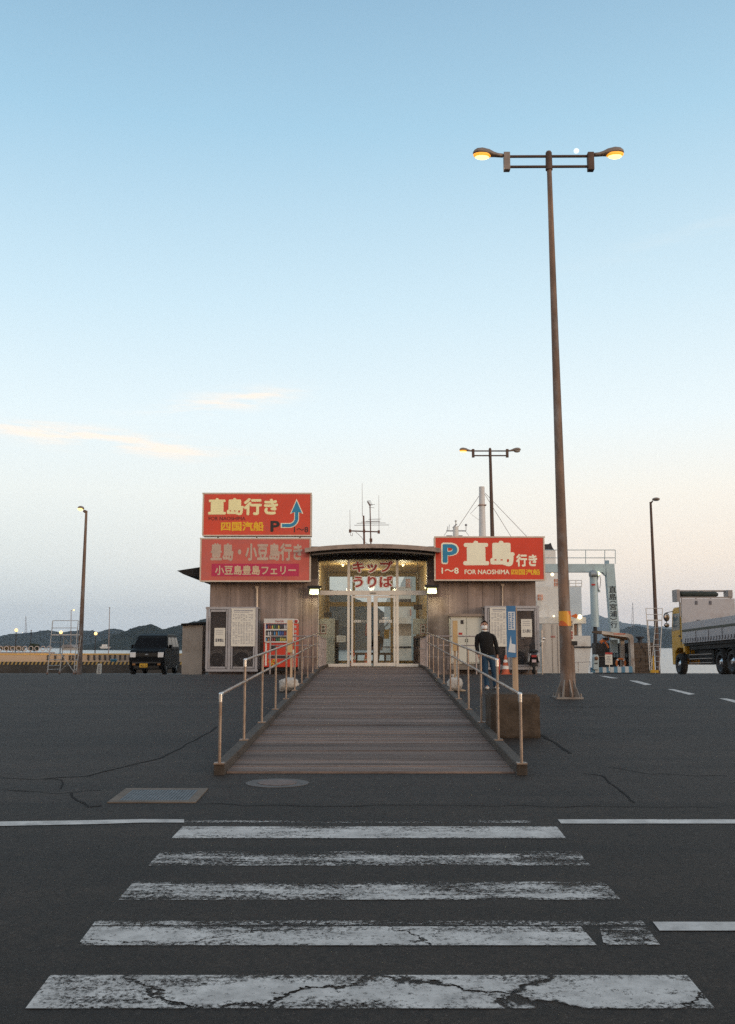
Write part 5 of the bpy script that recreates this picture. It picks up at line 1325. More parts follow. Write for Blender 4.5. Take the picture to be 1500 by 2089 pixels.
# ================================================================ BLACK BOX VAN
CYr = 42.0; cxm = -9.22; cg = gz(42.3)
car = thing('box_van', 'small black boxy van facing the street with a yellow number plate', 'van', (cxm, CYr, cg))
PAINTB = mat('car_black', (.006, .0065, .008), .5, 0, .1, 2, spec=.10); GLD = mat('car_glass', (.008, .012, .013), .15, 0, .1, 2, spec=.18)
prof = [(.03, .24), (0, .55), (.02, .80), (.08, 1.0), (.22, 1.06), (.52, 1.13), (1.05, 1.66), (1.4, 1.74), (3.0, 1.73), (3.27, 1.60), (3.38, 1.10), (3.40, .60), (3.34, .24)]
def chw(z): return .735 if z < 1.1 else .735 - .135 * (z - 1.1) / .64
vs = [(cxm + s * chw(z), CYr + y, cg + z) for s in (-1, 1) for y, z in prof]; n = len(prof)
fs = [(i, (i + 1) % n, n + (i + 1) % n, n + i) for i in range(n)]
for b in (0, n): fs += [tuple(b + i for i in (0, 1, 2, 3, 4, 5, 10, 11, 12)), tuple(b + i for i in (5, 6, 7, 8, 9, 10))]
MB().add(vs, fs).build('body', PAINTB, car, bevel=.045)
def quad(pts, m, name, off, par=car):
    P = [Vector(p) for p in pts]; nn = (P[1] - P[0]).cross(P[3] - P[0]).normalized() * off
    return MB().prism([p + nn for p in P], -nn * .7).build(name, m, par)
def cp(x, y, z): return (cxm + x, CYr + y, cg + z)
ws = quad([cp(-.64, .585, 1.165), cp(.64, .585, 1.165), cp(.56, 1.02, 1.615), cp(-.56, 1.02, 1.615)], GLD, 'windscreen', .012)
for s in (-1, 1):
    for y0, y1, y2, y3 in ((.78, 1.72, 1.72, 1.20), (1.80, 2.55, 2.55, 1.80), (2.62, 3.18, 3.06, 2.62)):
        pts = [cp(s * (chw(1.18) + .0), y0, 1.18), cp(s * chw(1.18), y1, 1.18), cp(s * chw(1.58), y2, 1.58), cp(s * chw(1.58), y3, 1.58)]
        if s < 0: pts = [pts[1], pts[0], pts[3], pts[2]]
        quad(pts, GLD, 'side_window', .012)
HL = mat('headlight_lens', (.62, .62, .62), .12, .3, .1, 20)
for s in (-1, 1):
    o = MB().add([cp(s * .46, -.012, .74), cp(s * .70, .0, .74), cp(s * .715, .03, .96), cp(s * .46, .012, .96), cp(s * .46, .1, .74), cp(s * .70, .1, .74), cp(s * .715, .12, .96), cp(s * .46, .12, .96)], [(0, 1, 2, 3), (4, 7, 6, 5), (0, 4, 5, 1), (1, 5, 6, 2), (2, 6, 7, 3), (3, 7, 4, 0)]).build('headlight', HL, car, bevel=.015)
    MB().add([cp(s * .735, .90, 1.12), cp(s * .86, .86, 1.10), cp(s * .88, .86, 1.26), cp(s * .735, .90, 1.28), cp(s * .735, .98, 1.12), cp(s * .86, .96, 1.10), cp(s * .88, .96, 1.26), cp(s * .735, .98, 1.28)], [(0, 1, 2, 3), (4, 7, 6, 5), (0, 4, 5, 1), (1, 5, 6, 2), (2, 6, 7, 3), (3, 7, 4, 0)]).build('wing_mirror', PAINTB, car, bevel=.02)
    MB().box(cxm + s * .52 - .06, cxm + s * .52 + .06, CYr - .02, CYr + .05, cg + .42, cg + .50).build('fog_lamp', mat('lamp_amber', (.35, .16, .05), .3), car)
    for yy in (.52, 2.75):
        w_ = wheel_mb(cp(s * .655, yy, .285), .285, .16).build('wheel', RUB, car); MB().lathe([(0, s * .085), (.17, s * .075), (.19, s * .05), (.19, -s * .05), (0, -s * .05)], cp(s * .655, yy, .285), 'X', 24).build('rim', STEEL, w_)
    MB().box(*sorted((cxm + s * .738, cxm + s * .752)), CYr + 1.45, CYr + 1.62, cg + 1.03, cg + 1.06).build('door_handle', BLACK, car)
    m_ = MB()
    for yy in (.80, 1.76, 2.6): m_.box(*sorted((cxm + s * .732, cxm + s * .738)), CYr + yy, CYr + yy + .012, cg + .35, cg + 1.12)
    m_.build('door_seam', BLACK, car)
MB().box(cxm - .44, cxm + .44, CYr - .008, CYr + .05, cg + .78, cg + .93).build('grille', mat('grille_black', (.006, .006, .006), .4), car)
MB().ball(cp(0, -.015, .86), .05, 14, 8, sc=(1.5, .3, .6)).build('badge', STEEL, car)
MB().box(cxm - .60, cxm + .60, CYr - .022, CYr + .05, cg + .50, cg + .56).build('bumper_trim', mat('bumper_black', (.03, .03, .03), .5), car)
MB().box(cxm - .52, cxm + .52, CYr - .006, CYr + .05, cg + .28, cg + .40).build('air_intake', mat('grille_black', (.006, .006, .006), .4), car)
pl = MB().box(cxm - .28, cxm + .05, CYr - .045, CYr - .03, cg + .33, cg + .495).build('number_plate', mat('plate_yellow', (.82, .46, .03), .45), car)
Yp = CYr - .046; cc_ = lambda x, z: (750 + (0), 0)
vs, fs = text_mesh('42-3', .02); xx0 = min(v.x for v in vs); xx1 = max(v.x for v in vs)
MB().add([(cxm - .24 + (v.x - xx0) / (xx1 - xx0) * .25, Yp - .002 - v.z * .0025, cg + .355 + v.y * .12) for v in vs], fs).build('plate_number', BLK, pl)
MB().tube(cp(-.02, .70, 1.19), cp(.42, .66, 1.17), .007).tube(cp(-.5, .69, 1.185), cp(-.04, .66, 1.17), .007).build('wiper', BLACK, car)

# ================================================================ FLATBED TRUCK
TX0, TX1 = 14.08, 16.5
def tz(Y, h): return gz(45) + (45 - Y) * .024 + h
trk = thing('flatbed_truck', 'yellow-cabbed truck with a tall silver drop-side body parked facing away', 'truck', (15.3, 45, gz(45)))
SILV = mat('silver_panel', (.42, .43, .47), .45, .35, .12, 2, dirt=(.28, .25, .25), dirt_amt=.6, dirt_scale=2); TY_ = mat('truck_yellow', (.62, .33, .02), .35, 0, .1, 2, spec=.5)
TDK = mat('truck_chassis', (.02, .019, .019), .8, 0, .3, 4)
def slab(x0, x1, ya, yb, h0, h1, m, name, par=trk, bevel=0):
    P = [(x, y, tz(y, h)) for h in (h0, h1) for x, y in ((x0, ya), (x1, ya), (x1, yb), (x0, yb))]
    return MB().add(P, [(3, 2, 1, 0), (4, 5, 6, 7), (0, 1, 5, 4), (1, 2, 6, 5), (2, 3, 7, 6), (3, 0, 4, 7)]).build(name, m, par, bevel=bevel)
hb = slab(TX0 + .02, TX1, 44.86, 44.96, 1.38, 3.40, SILV, 'headboard')
m_ = MB()
for xx, z0, z1, w in ((14.72, 3.13, 3.30, .10), (15.35, 3.13, 3.30, .10), (14.76, 2.18, 2.46, .12), (15.10, 2.24, 2.44, .10), (15.45, 2.18, 2.46, .12)): m_.box(xx, xx + w, 44.83, 44.865, gz(45) + z0, gz(45) + z1)
m_.build('fitting', mat('fitting_grey', (.12, .12, .14), .6), hb)
m_ = MB(); m_.box(TX0 - .22, TX0 - .08, 44.7, 45.4, gz(45) + 3.26, gz(45) + 3.80); m_.box(TX0 - .08, TX1 - .1, 45.25, 45.35, gz(45) + 3.72, gz(45) + 3.80); m_.box(TX0 - .08, TX1 - .1, 44.85, 44.95, gz(45) + 3.42, gz(45) + 3.48); m_.box(TX1 - .3, TX1 - .1, 44.8, 45.4, gz(45) + 3.48, gz(45) + 3.78)
for xx in (14.1, 14.75, 15.4, 16.3): m_.box(xx, xx + .05, 44.88, 44.93, gz(45) + 3.30, gz(45) + 3.44)
m_.tube((14.03, 44.9, gz(45) + 2.6), (14.03, 44.9, gz(45) + 3.3), .03)
m_.build('sheet_frame', mat('frame_grey', (.30, .28, .28), .5, .3), trk)
mb = MB(); vs = []; fs = []; n = 12
for j in range(13):
    x = TX0 + (1.75) * j / 12
    for i in range(n):
        a = 2 * math.pi * i / n; r = .135 + noise.noise((j * .9, i * .7, 2)) * .05; r *= (1 if j < 12 else .5); vs.append((x, 45.1 + math.cos(a) * r * 1.3, gz(45) + 3.60 + math.sin(a) * r))
    if j: b = (j - 1) * n; fs += [(b + i, b + (i + 1) % n, b + n + (i + 1) % n, b + n + i) for i in range(n)]
fs += [tuple(range(n)), tuple(range(len(vs) - n, len(vs)))]; mb.add(vs, fs, True).build('tarpaulin', mat('tarp_dark', (.03, .04, .035), .8, 0, .3, 6), trk)
slab(TX0, TX0 + .06, 36.0, 44.84, 1.40, 2.30, SILV, 'side_gate'); slab(TX1 - .06, TX1, 36.0, 44.84, 1.40, 2.30, SILV, 'side_gate')
slab(TX0 - .012, TX0 - .002, 36.0, 44.84, 1.90, 2.00, mat('gate_stripe', (.06, .065, .05), .6), 'gate_stripe')
m_ = MB()
for k in range(26):
    y = 44.4 - k * .33; z = tz(y, 1.55); m_.box(TX0 - .03, TX0, y - .02, y + .02, z - .06, z + .05); m_.tube((TX0 - .02, y, z - .06), (TX0 - .02, y + .09, z - .12), .012, n=6)
m_.build('latch', mat('latch_dark', (.17, .17, .19), .6), trk)
m_ = MB()
for y in (43.0, 41.4, 39.8, 38.2): m_.box(TX0 - .02, TX0, y - .015, y + .015, tz(y, 1.42), tz(y, 1.88))
m_.build('gate_seam', mat('seam_grey', (.2, .19, .2), .6), trk)
slab(TX0 + .06, TX1 - .06, 36.0, 44.84, 1.28, 1.40, TDK, 'bed'); slab(14.7, 15.9, 36.2, 46.8, .75, 1.26, TDK, 'chassis'); slab(TX0 + .12, TX1 - .12, 36.4, 44.3, 1.10, 1.27, TDK, 'underframe'); slab(TX0 + .25, TX0 + .75, 41.6, 43.4, .45, 1.08, TDK, 'fuel_tank')
m_ = MB()
for h in (.52, .70, .88): m_.tube((TX0 + .10, 41.4, tz(41.4, h)), (TX0 + .10, 44.3, tz(44.3, h)), .022)
m_.build('side_guard', mat('guard_grey', (.35, .30, .27), .5, .4), trk)
for y in (44.2, 43.3, 42.3, 41.5): MB().tube((TX0 + .10, y, tz(y, .5)), (TX0 + .12, y, tz(y, 1.2)), .018).build('guard_post', TDK, trk)
for x, s in ((TX0 + .18, -1), (TX1 - .18, 1)):
    for y in (45.7, 40.35, 39.05):
        c = (x, y, gz(y) + .48)
        w_ = wheel_mb(c, .48, .30).build('wheel', RUB, trk)
        MB().lathe([(.16, s * .03), (.30, s * .02), (.32, s * .13), (.35, s * .14), (.35, -s * .12), (0, -s * .12)], c, 'X', 28).build('rim', mat('rim_dark', (.05, .05, .055), .5, .5, .2, 8), w_)
        MB().lathe([(0, s * .10), (.09, s * .13), (.12, s * .08), (.19, s * .06), (.20, s * .031)], c, 'X', 28).build('hub', mat('rim_bright', (.62, .63, .66), .25, .9, .1, 8), w_)
    for y in (40.35, 39.05): MB().prism([(x - .16, y + math.cos(a) * .56, gz(y) + .48 + math.sin(a) * .56) for a in [R(20 + 14 * i) for i in range(11)]] + [(x - .16, y + math.cos(a) * .53, gz(y) + .48 + math.sin(a) * .53) for a in [R(160 - 14 * i) for i in range(11)]], (.32, 0, 0)).build('mudguard', TDK, trk)
KX0, KX1, KY0, KY1 = 14.30, 16.45, 45.15, 47.15; kz = gz(46)
prof = [(KY0, .95), (KY0, 3.02), (KY0 + .2, 3.10), (KY1 - .45, 3.08), (KY1 - .22, 2.95), (KY1, 2.0), (KY1 + .04, 1.1), (KY1 + .02, .45), (KY1 - .35, .45), (KY1 - .42, 1.0), (KY1 - .85, 1.22), (KY1 - 1.75, 1.22), (KY1 - 1.9, .95)]
MB().prism([(KX0, y, kz + z) for y, z in prof], (KX1 - KX0, 0, 0)).build('cab', TY_, trk, bevel=.03)
quad([(KX0, KY0 + .72, kz + 2.05), (KX0, KY1 - .12, kz + 2.0), (KX0, KY1 - .33, kz + 2.80), (KX0, KY0 + .72, kz + 2.80)][::-1], mat('cab_glass', (.20, .24, .25), .08, spec=.7), 'side_window', .008, trk)
MB().box(KX0 - .012, KX0, KY0 + .62, KY0 + .64, kz + 1.3, kz + 2.9).build('door_seam', TDK, trk)
MB().box(KX0 - .02, KX0 - .002, KY0 + .7, KY0 + .9, kz + 1.72, kz + 1.80).build('door_handle', BLACK, trk)
MB().box(KX0 - .03, KX0 + .02, KY0 + .02, KY0 + .30, kz + 1.02, kz + 1.30).build('storage_panel', TY_, trk, bevel=.02)
MB().box(KX0 - .025, KX0 - .002, KY0 + .35, KY0 + .60, kz + 1.50, kz + 1.62).build('vent', BLACK, trk)
MB().box(KX0 + .1, KX1 - .1, KY0 + .25, KY0 + .9, kz + 3.09, kz + 3.30).build('roof_deflector', mat('deflector', (.42, .30, .2), .6), trk, bevel=.03)
m_ = MB().tube((KX0, KY1 - .3, kz + 2.92), (KX0 - .22, KY1 + .05, kz + 2.86), .018).tube((KX0 - .22, KY1 + .05, kz + 2.86), (KX0 - .20, KY1 + .05, kz + 2.3), .016)
m_.build('mirror_arm', BLACK, trk)
for z, h, w in ((2.66, .21, .15), (2.28, .11, .13)):
    o = MB().ball((KX0 - .20, KY1 + .05, kz + z), 1, 14, 10, sc=(w, .07, h)).build('mirror', BLACK, trk); MB().ball((KX0 - .20, KY1 + .02, kz + z), 1, 14, 10, sc=(w * .82, .052, h * .82)).build('glass', mat('mirror_warm_reflection', (.55, .45, .38), .12, .9), o)  # warm reflection painted into the mirror glass tint

# ================================================================ FERRY BEHIND THE TERMINAL
SHW = mat('ship_white', (.66, .65, .62), .5, 0, .08, .6, dirt=(.40, .32, .25), dirt_amt=.45, dirt_scale=.8); SHB = mat('ship_blue_white', (.52, .60, .66), .5, 0, .08, .6)
SHD = mat('ship_dark', (.03, .03, .035), .7); ORW = mat('ship_orange', (.70, .20, .06), .6, 0, .1, 3)
FYY = 71.0
def fb(x0, y0, x1, y1, Y, d, name, m, par, bevel=0): return MB().pbox(x0, y0, x1, y1, Y, d).build(name, m, par, bevel=bevel)
fer = thing('car_ferry', 'large white car ferry moored behind the terminal, its tall mast showing above the roof', 'ferry', (at(990, 1360, FYY).x, FYY, WZ))
HX0, HX1 = at(800, 1330, FYY).x, at(1206, 1330, FYY).x
hz0, hz1 = at(1180, 1322, FYY).z, at(1180, 1297, FYY).z
xm = (HX0 + HX1) / 2
MB().prism([(HX0, FYY, hz0), (HX0 + .5, FYY, WZ - .5), (HX1 - .5, FYY, WZ - .5), (HX1, FYY, hz0)], (0, 46, 0)).build('hull', SHW, fer)
MB().box(HX0 - .06, HX1 + .06, FYY - .06, FYY + 46, hz0 + .001, hz0 + .12).build('rubbing_strake', SHD, fer)
o = MB().box(HX0, HX1, FYY + .02, FYY + 46, hz0 + .121, hz1).build('bulwark', SHW, fer)
# stern deckhouse in tiers
fb(806, 1259, 1196, 1272, FYY + .6, 40, 'car_deck_roof', SHW, fer)
fb(812, 1272, 1112, 1297, FYY + 2.0, 34, 'stern_wall', mat('ship_shade', (.40, .34, .29), .6), fer)
for a, b in ((1112, 1118), (1140, 1146), (1180, 1187)): fb(a, 1272, b, 1297, FYY + .8, .5, 'pillar', SHW, fer)
fb(1162, 1271, 1187, 1296, FYY + 3, 4, 'stair_house', mat('ship_brown', (.28, .15, .09), .7), fer)
fb(800, 1197, 1150, 1259, FYY + 2.5, 34, 'accommodation', SHW, fer); fb(1150, 1197, 1187, 1259, FYY + 3.6, 30, 'accommodation', SHB, fer)
fb(840, 1150, 1150, 1197, FYY + 5, 26, 'bridge_deck', SHW, fer)
fb(1113, 1122, 1134, 1165, FYY + 7, 5, 'funnel', SHW, fer)
MB().prism([at(1112, 1122, FYY + 7), at(1131, 1122, FYY + 7), at(1127, 1116, FYY + 7), at(1124, 1107, FYY + 7), at(1119, 1110, FYY + 7), at(1112, 1110, FYY + 7)], (0, 4, 0)).build('funnel_cap', SHD, fer)
for x0, y0, x1, y1 in ((1131, 1181, 1141, 1196), (1098, 1213, 1107, 1224), (828, 1181, 836, 1198), (838, 1181, 846, 1198)):
    w_ = fb(x0, y0, x1, y1, FYY + 2.42, .09, 'window', ORW, fer); m_ = MB()
    for k in range(1, 4): xx = x0 + (x1 - x0) * k / 4; m_.pbox(xx - .4, y0, xx + .4, y1, FYY + 2.38, .05)
    m_.pbox(x0, (y0 + y1) / 2 - .4, x1, (y0 + y1) / 2 + .4, FYY + 2.36, .05); m_.build('window_bar', SHW, w_)
for x0, y0, x1, y1 in ((1096, 1225, 1104, 1245), (1147, 1210, 1160, 1236)): fb(x0, y0, x1, y1, FYY + 2.44, .08, 'door', mat('ship_door', (.58, .57, .54), .6), fer)
fb(815, 1222, 1000, 1230, FYY + 2.44, .07, 'window', SHD, fer)
MB().pbox(838, 1243, 846, 1256, FYY + 2.3, .1).build('life_raft_rack', ORW, fer)
DECKL = mat('deck_lamp', (1, .9, .6), emit=(1.0, .82, .45), estr=2.0)
for px, py, r in ((1127, 1172, .12), (1130, 1257, .07), (1183, 1258.5, .17)): MB().ball(at(px, py, FYY + .3), r, 12, 8).build('deck_lamp', DECKL, fer)
# railings
m_ = MB()
for y in (1196, 1190, 1184): m_.tube(at(1150, y, FYY + 3.6), at(1187, y, FYY + 3.6), .03, n=6)
for x in (1150, 1162, 1175, 1187): m_.tube(at(x, 1197, FYY + 3.6), at(x, 1184, FYY + 3.6), .03, n=6)
m_.build('railing', SHW, fer)
# masts with stays
Ym = 82.0
MB().tube(at(986, 1150, Ym), at(983, 993, Ym), .30, .235, 18).build('mast', mat('mast_white', (.62, .61, .60), .5, 0, .08, 1), fer)
c = at(984, 1031, Ym); MB().box(c.x - .32, c.x + .32, Ym - .32, Ym + .32, c.z - .03, c.z + .04).build('mast_band', mat('mast_band', (.30, .18, .14), .6), fer)
STAY = mat('stay_wire', (.30, .25, .24), .6, .3)
m_ = MB()
for a, b in (((980, 1008), (925, 1090)), ((989, 1008), (1046, 1100)), ((990, 1006), (1080, 1100)), ((978, 1010), (978, 1100))): m_.tube(at(*a, Ym), at(*b, Ym), .022, .022, 5)
m_.tube(at(977, 1030, Ym), at(960, 1048, Ym), .015, n=5).tube(at(962, 1049, Ym), at(980, 1063, Ym), .012, n=5)
m_.build('stay', STAY, fer)
Yr = 79.0
MB().tube(at(930, 1150, Yr), at(930, 1075, Yr), .28, .22, 12).tube(at(934, 1150, Yr), at(934, 1073, Yr), .06).tube(at(930, 1076, Yr), at(930, 1062, Yr), .035, n=6).ball(at(930, 1063, Yr), .09).build('radar_mast', SHW, fer)
m_ = MB().tube(at(911, 1083, Yr), at(951, 1083, Yr), .05).tube(at(912, 1083, Yr), at(914, 1074, Yr), .025, n=6).tube(at(916, 1083, Yr), at(917, 1070, Yr), .02, n=6).tube(at(951, 1083, Yr), at(951, 1070, Yr), .025, n=6).ball(at(951, 1071, Yr), .10)
m_.path([at(924, 1077, Yr), at(928, 1073, Yr), at(932, 1069, Yr)], .05).tube(at(912, 1084, Yr), at(906, 1093, Yr), .02, n=5).tube(at(950, 1084, Yr), at(957, 1093, Yr), .02, n=5)
m_.pbox(911, 1092, 923, 1093.5, Yr, .2); m_.pbox(935, 1092, 944, 1093.5, Yr, .2)
m_.build('radar_yard', mat('radar_grey', (.28, .28, .30), .5), fer)

# linkspan gantry
GYY = 65.0; GANM = mat('gantry_blue', (.40, .52, .57), .5, .1, .1, 1.2, dirt=(.30, .33, .34), dirt_amt=.5, dirt_scale=2)
gan = thing('linkspan_gantry', 'pale blue steel ferry ramp gantry with black vertical lettering on its post', 'gantry', (at(1248, 1360, GYY).x, GYY, gz(62)))
x0, x1 = at(1239, 1240, GYY).x, at(1256.5, 1240, GYY).x; zt = at(1248, 1150, GYY).z
MB().add([(a, y, z) for z, w in ((-.6, .06), (zt, 0)) for a, y in ((x0 + w * 6, GYY), (x1 + w * 6, GYY), (x1 + w * 6, GYY + .55), (x0 + w * 6, GYY + .55))], [(3, 2, 1, 0), (4, 5, 6, 7), (0, 1, 5, 4), (1, 2, 6, 5), (2, 3, 7, 6), (3, 0, 4, 7)]).build('post', GANM, gan)
MB().box(at(840, 1240, GYY).x, at(853, 1240, GYY).x, GYY, GYY + .55, -.6, zt).build('post', GANM, gan)
zb2 = at(1180, 1167, GYY).z
mb = MB().box(at(853, 1240, GYY).x, x0 - .001, GYY + .02, GYY + .53, zb2, zt - .01)
mb.prism([(x0, GYY + .03, zb2), (x0 - .22, GYY + .03, zb2), (x0, GYY + .03, zb2 - .22)], (0, .49, 0)); mb.build('beam', GANM, gan)
m_ = MB(); rl = mat('gantry_rail', (.36, .45, .48), .5, .2)
for y in (1122, 1138): m_.tube(at(1090, y, GYY + .1), at(1255.5, y, GYY + .1), .025, n=6)
for x in (1195, 1234, 1255.5): m_.tube(at(x, 1150, GYY + .1), at(x, 1122, GYY + .1), .025, n=6)
m_.build('railing', rl, gan)
GLET = mat('gantry_letter', (.012, .02, .03), .6)
for ch, bx in (('直', (1242.6, 1195, 1257.5, 1209)), ('島', (1243.2, 1210.5, 1258, 1224)), ('︵', (1244, 1225.6, 1258, 1230)), ('宮', (1244.2, 1231.5, 1258.6, 1244)), ('浦', (1244.8, 1246, 1259.2, 1259)), ('︶', (1245, 1260, 1259, 1264.5)), ('行', (1245.8, 1267, 1260, 1280.5))):
    text(gan, ch, bx, GYY - .015, GLET, .012)
MB().pbox(1237, 1143, 1243, 1150, GYY + .1, .3).build('winch', mat('winch_blue', (.22, .34, .42), .5), gan)
cx_, cw = at(1211.5, 1220, GYY - .3), .26
MB().tube(at(1214.5, 1279, GYY - .3), at(1210.5, 1170, GYY - .3), .265, .24, 18).build('cylinder', GANM, gan)
MB().tube(at(1215, 1360, GYY - .3), at(1214.5, 1278, GYY - .3), .125, .125, 14).build('ram', SHD, gan)
c = at(1210.5, 1172, GYY - .3); MB().tube((c.x - .22, c.y - .27, c.z), (c.x + .22, c.y - .27, c.z), .16, n=14).ball((c.x, c.y, c.z), .30, 14, 8).build('cylinder_head', mat('cylinder_grey', (.30, .34, .36), .5, .3), gan)
MB().box(at(1207, 1193, GYY - .6).x, at(1215, 1193, GYY - .6).x, GYY - .57, GYY - .54, at(1210, 1195.5, GYY).z, at(1210, 1192, GYY).z).build('rating_plate', TRED, gan)
m_ = MB().path([at(1221, 1172, GYY - .2), at(1218, 1185, GYY - .2), at(1219, 1192, GYY - .2), at(1221, 1206, GYY - .2)], .05).path([at(1223, 1172, GYY - .2), at(1226, 1183, GYY - .2), at(1224, 1200, GYY - .2)], .02)
m_.build('hydraulic_hose', mat('hose_grey', (.12, .12, .13), .6), gan)
MB().pbox(1219, 1203, 1225, 1208, GYY - .2, .2).build('valve_box', GANM, gan)
MB().ball(at(1220.5, 1170, GYY - .35), .13, 12, 8).build('work_lamp', mat('work_lamp', (1, 1, .7), emit=(.85, 1.0, .55), estr=1.5), gan)

# cream boarding portal and quay-edge furniture
QY = 61.0; PORT = mat('portal_cream', (.52, .46, .40), .55, 0, .12, 2, dirt=(.22, .12, .07), dirt_amt=.8, dirt_scale=2.2)
por = thing('boarding_portal', 'cream steel boarding portal with rounded corner and rust patches on the quay edge', 'portal', at(1290, 1372, QY))
out_ = [(1228, 1287), (1283, 1293), (1289, 1294.5), (1292, 1298), (1293, 1304), (1295.5, 1372), (1288.5, 1372), (1286, 1306), (1284, 1302), (1280, 1300), (1228, 1293.5)]
MB().prism([at(x, y, QY) for x, y in out_], (0, .5, 0)).build('frame', PORT, por)
MB().prism([at(x, y, QY + .02) for x, y in ((1211, 1287.5), (1227.8, 1286.5), (1227.8, 1294), (1218, 1292), (1211, 1291))], (0, .45, 0)).build('frame_end', mat('portal_dark', (.09, .065, .05), .7), por)
MB().pbox(1267, 1300, 1275, 1362, QY + 1.2, .3).build('column', PORT, por); MB().prism([at(x, y, QY + .51) for x, y in ((1236, 1294), (1283, 1300), (1286, 1306), (1240, 1298))], (0, 1.0, 0)).build('soffit', mat('portal_soffit', (.42, .22, .09), .6), por)
MB().pbox(1252, 1292, 1276, 1294.5, QY - .01, .008).build('lettering', mat('portal_red', (.50, .16, .10), .6), por)
t = thing('linkspan_ramp', 'dark steel vehicle ramp raised behind the cream portal', 'vehicle ramp', at(1255, 1372, 62.8)); MB().pbox(1216, 1312, 1289, 1374, 62.8, 1.0).build('deck', mat('linkspan_dark', (.055, .05, .047), .75, .2, .3, 2), t)
fb(1216, 1338, 1289, 1340, 62.7, .08, 'edge_beam', mat('linkspan_edge', (.20, .16, .13), .7), t); fb(1245, 1305, 1261, 1332, 62.6, .15, 'pale_panel', GANM, t)
for k in range(6): fb(1246 + k * 6, 1333, 1250 + k * 6, 1341, 62.5, .1, 'bracket', mat('link_bracket', (.22, .30, .34), .6), t)
t = thing('striped_barrier', 'low blue and white striped barrier along the quay edge under the cream portal', 'barrier', at(1252, 1372, 60.4))
for k in range(11):
    fb(1207 + k * 7.6, 1362 - .25 * k, 1214.6 + k * 7.6, 1372, 60.4, .3, 'block', mat('barrier_white', (.55, .58, .60), .6) if k % 2 else mat('barrier_blue', (.10, .25, .38), .6), t)
t = thing('notice_board', 'white quay notice board with a red header on a short post', 'notice board', at(1243, 1368, 60.0)); fb(1235, 1333, 1249.5, 1356, 60.0, .05, 'board', PAPER, t); fb(1235, 1331, 1249.5, 1335, 59.98, .05, 'header', TRED, t); MB().tube(at(1243, 1369, 60.1), at(1243, 1350, 60.1), .03).build('post', FRAME, t)
m_ = MB()
for k in range(5): m_.pbox(1238, 1338.5 + k * 3.2, 1247 - (k % 2) * 2, 1339.8 + k * 3.2, 59.985, .012)
m_.build('print', mat('print_mid', (.36, .36, .38), .8), t)
t = thing('life_ring', 'orange life ring hanging on the portal column', 'life ring', at(1267, 1352, QY + .9)); c = at(1267, 1353, QY + .9); mb = MB(); vs = []; fs = []
for i in range(28):
    a = 2 * math.pi * i / 28
    for j in range(10): b = 2 * math.pi * j / 10; vs.append((c.x + math.cos(a) * (.27 + .07 * math.cos(b)), c.y + .06 * math.sin(b), c.z + math.sin(a) * (.27 + .07 * math.cos(b))))
    for j in range(10): fs.append((i * 10 + j, i * 10 + (j + 1) % 10, ((i + 1) % 28) * 10 + (j + 1) % 10, ((i + 1) % 28) * 10 + j))
mb.add(vs, fs, True).build('ring', mat('ring_orange', (.72, .20, .05), .6), t)
for a in (45, 135, 225, 315): MB().ball((c.x + math.cos(R(a)) * .27, c.y, c.z + math.sin(R(a)) * .27), .08, 10, 6).build('band', TWHITE, t)
t = thing('rescue_boom', 'bent orange rescue arm standing on the quay behind the portal', 'rescue arm', at(1240, 1330, 62.0)); MB().path([at(1225, 1311, 62), at(1231, 1306, 62), at(1242, 1303, 62)], .10).path([at(1233, 1308, 62), at(1238, 1314, 62), at(1242, 1322, 62)], .06).build('arm', ORW, t); MB().pbox(1231, 1301, 1241, 1306, 61.9, .3).build('bracket', SHD, t)
t = thing('mooring_winch', 'pale grey quay winch with a dark hole beside the black ram', 'winch', at(1216, 1366, 60.2)); mb = MB().prism([at(x, y, 60.2) for x, y in ((1211, 1366), (1222, 1366), (1222, 1340), (1220, 1335.5), (1214, 1335.5), (1211.5, 1340))], (0, .5, 0)); mb.build('casing', mat('winch_pale', (.42, .50, .52), .6), t, bevel=.02)
MB().ball(at(1217, 1343, 60.15), .11, 12, 8).build('drum', mat('drum_brown', (.20, .09, .04), .7), t); fb(1214, 1352, 1220, 1354, 60.16, .03, 'slot', SHD, t)
t = thing('white_cargo_wall', 'tall stained white wall section beside the scooter at the quay', 'wall', at(1127, 1372, 58)); fb(1107, 1273, 1146, 1373, 58, 2.0, 'panel', mat('cargo_white', (.55, .51, .46), .7, 0, .12, 1, stretch=(3, 1, .4), dirt=(.34, .28, .24), dirt_amt=.7, dirt_scale=1.6), t)
for x in (1127, 1138): fb(x, 1275, x + .8, 1373, 57.98, .04, 'seam', mat('seam_tan', (.30, .25, .21), .8), t)
fb(1124, 1297, 1133, 1300.5, 57.98, .03, 'red_print', mat('print_red_pale', (.45, .20, .17), .7), t)
t = thing('quay_railing', 'thin dark quay railing in front of the white ferry hull', 'railing', at(1190, 1371, 60)); m_ = MB()
for x in (1170, 1180, 1204): m_.tube(at(x, 1372, 60), at(x, 1349, 60), .02, n=6)
m_.tube(at(1170, 1352, 60), at(1204, 1350, 60), .015, n=6); m_.build('rail', BAL, t)
fb_ = thing('seawall', 'brown weathered stone block wall at the quay behind the white ladder', 'wall', at(1306, 1372, 61.4))
STONE = mat('seawall_stone', (.105, .078, .058), .9, 0, .4, 1.8, .6, 12, stretch=(.5, 1, 3), dirt=(.04, .03, .024), dirt_amt=.8, dirt_scale=2.5)
m_ = MB(); rn = random.Random(11); y = 1311
while y < 1373:
    h = rn.uniform(4.5, 7); x = 1293.5
    while x < 1336: w_ = rn.uniform(8, 16); m_.pbox(x, y + .3, min(x + w_, 1336) - .4, min(y + h, 1374), 61.4 + rn.uniform(-.05, .05), 1.4); x += w_
    y += h
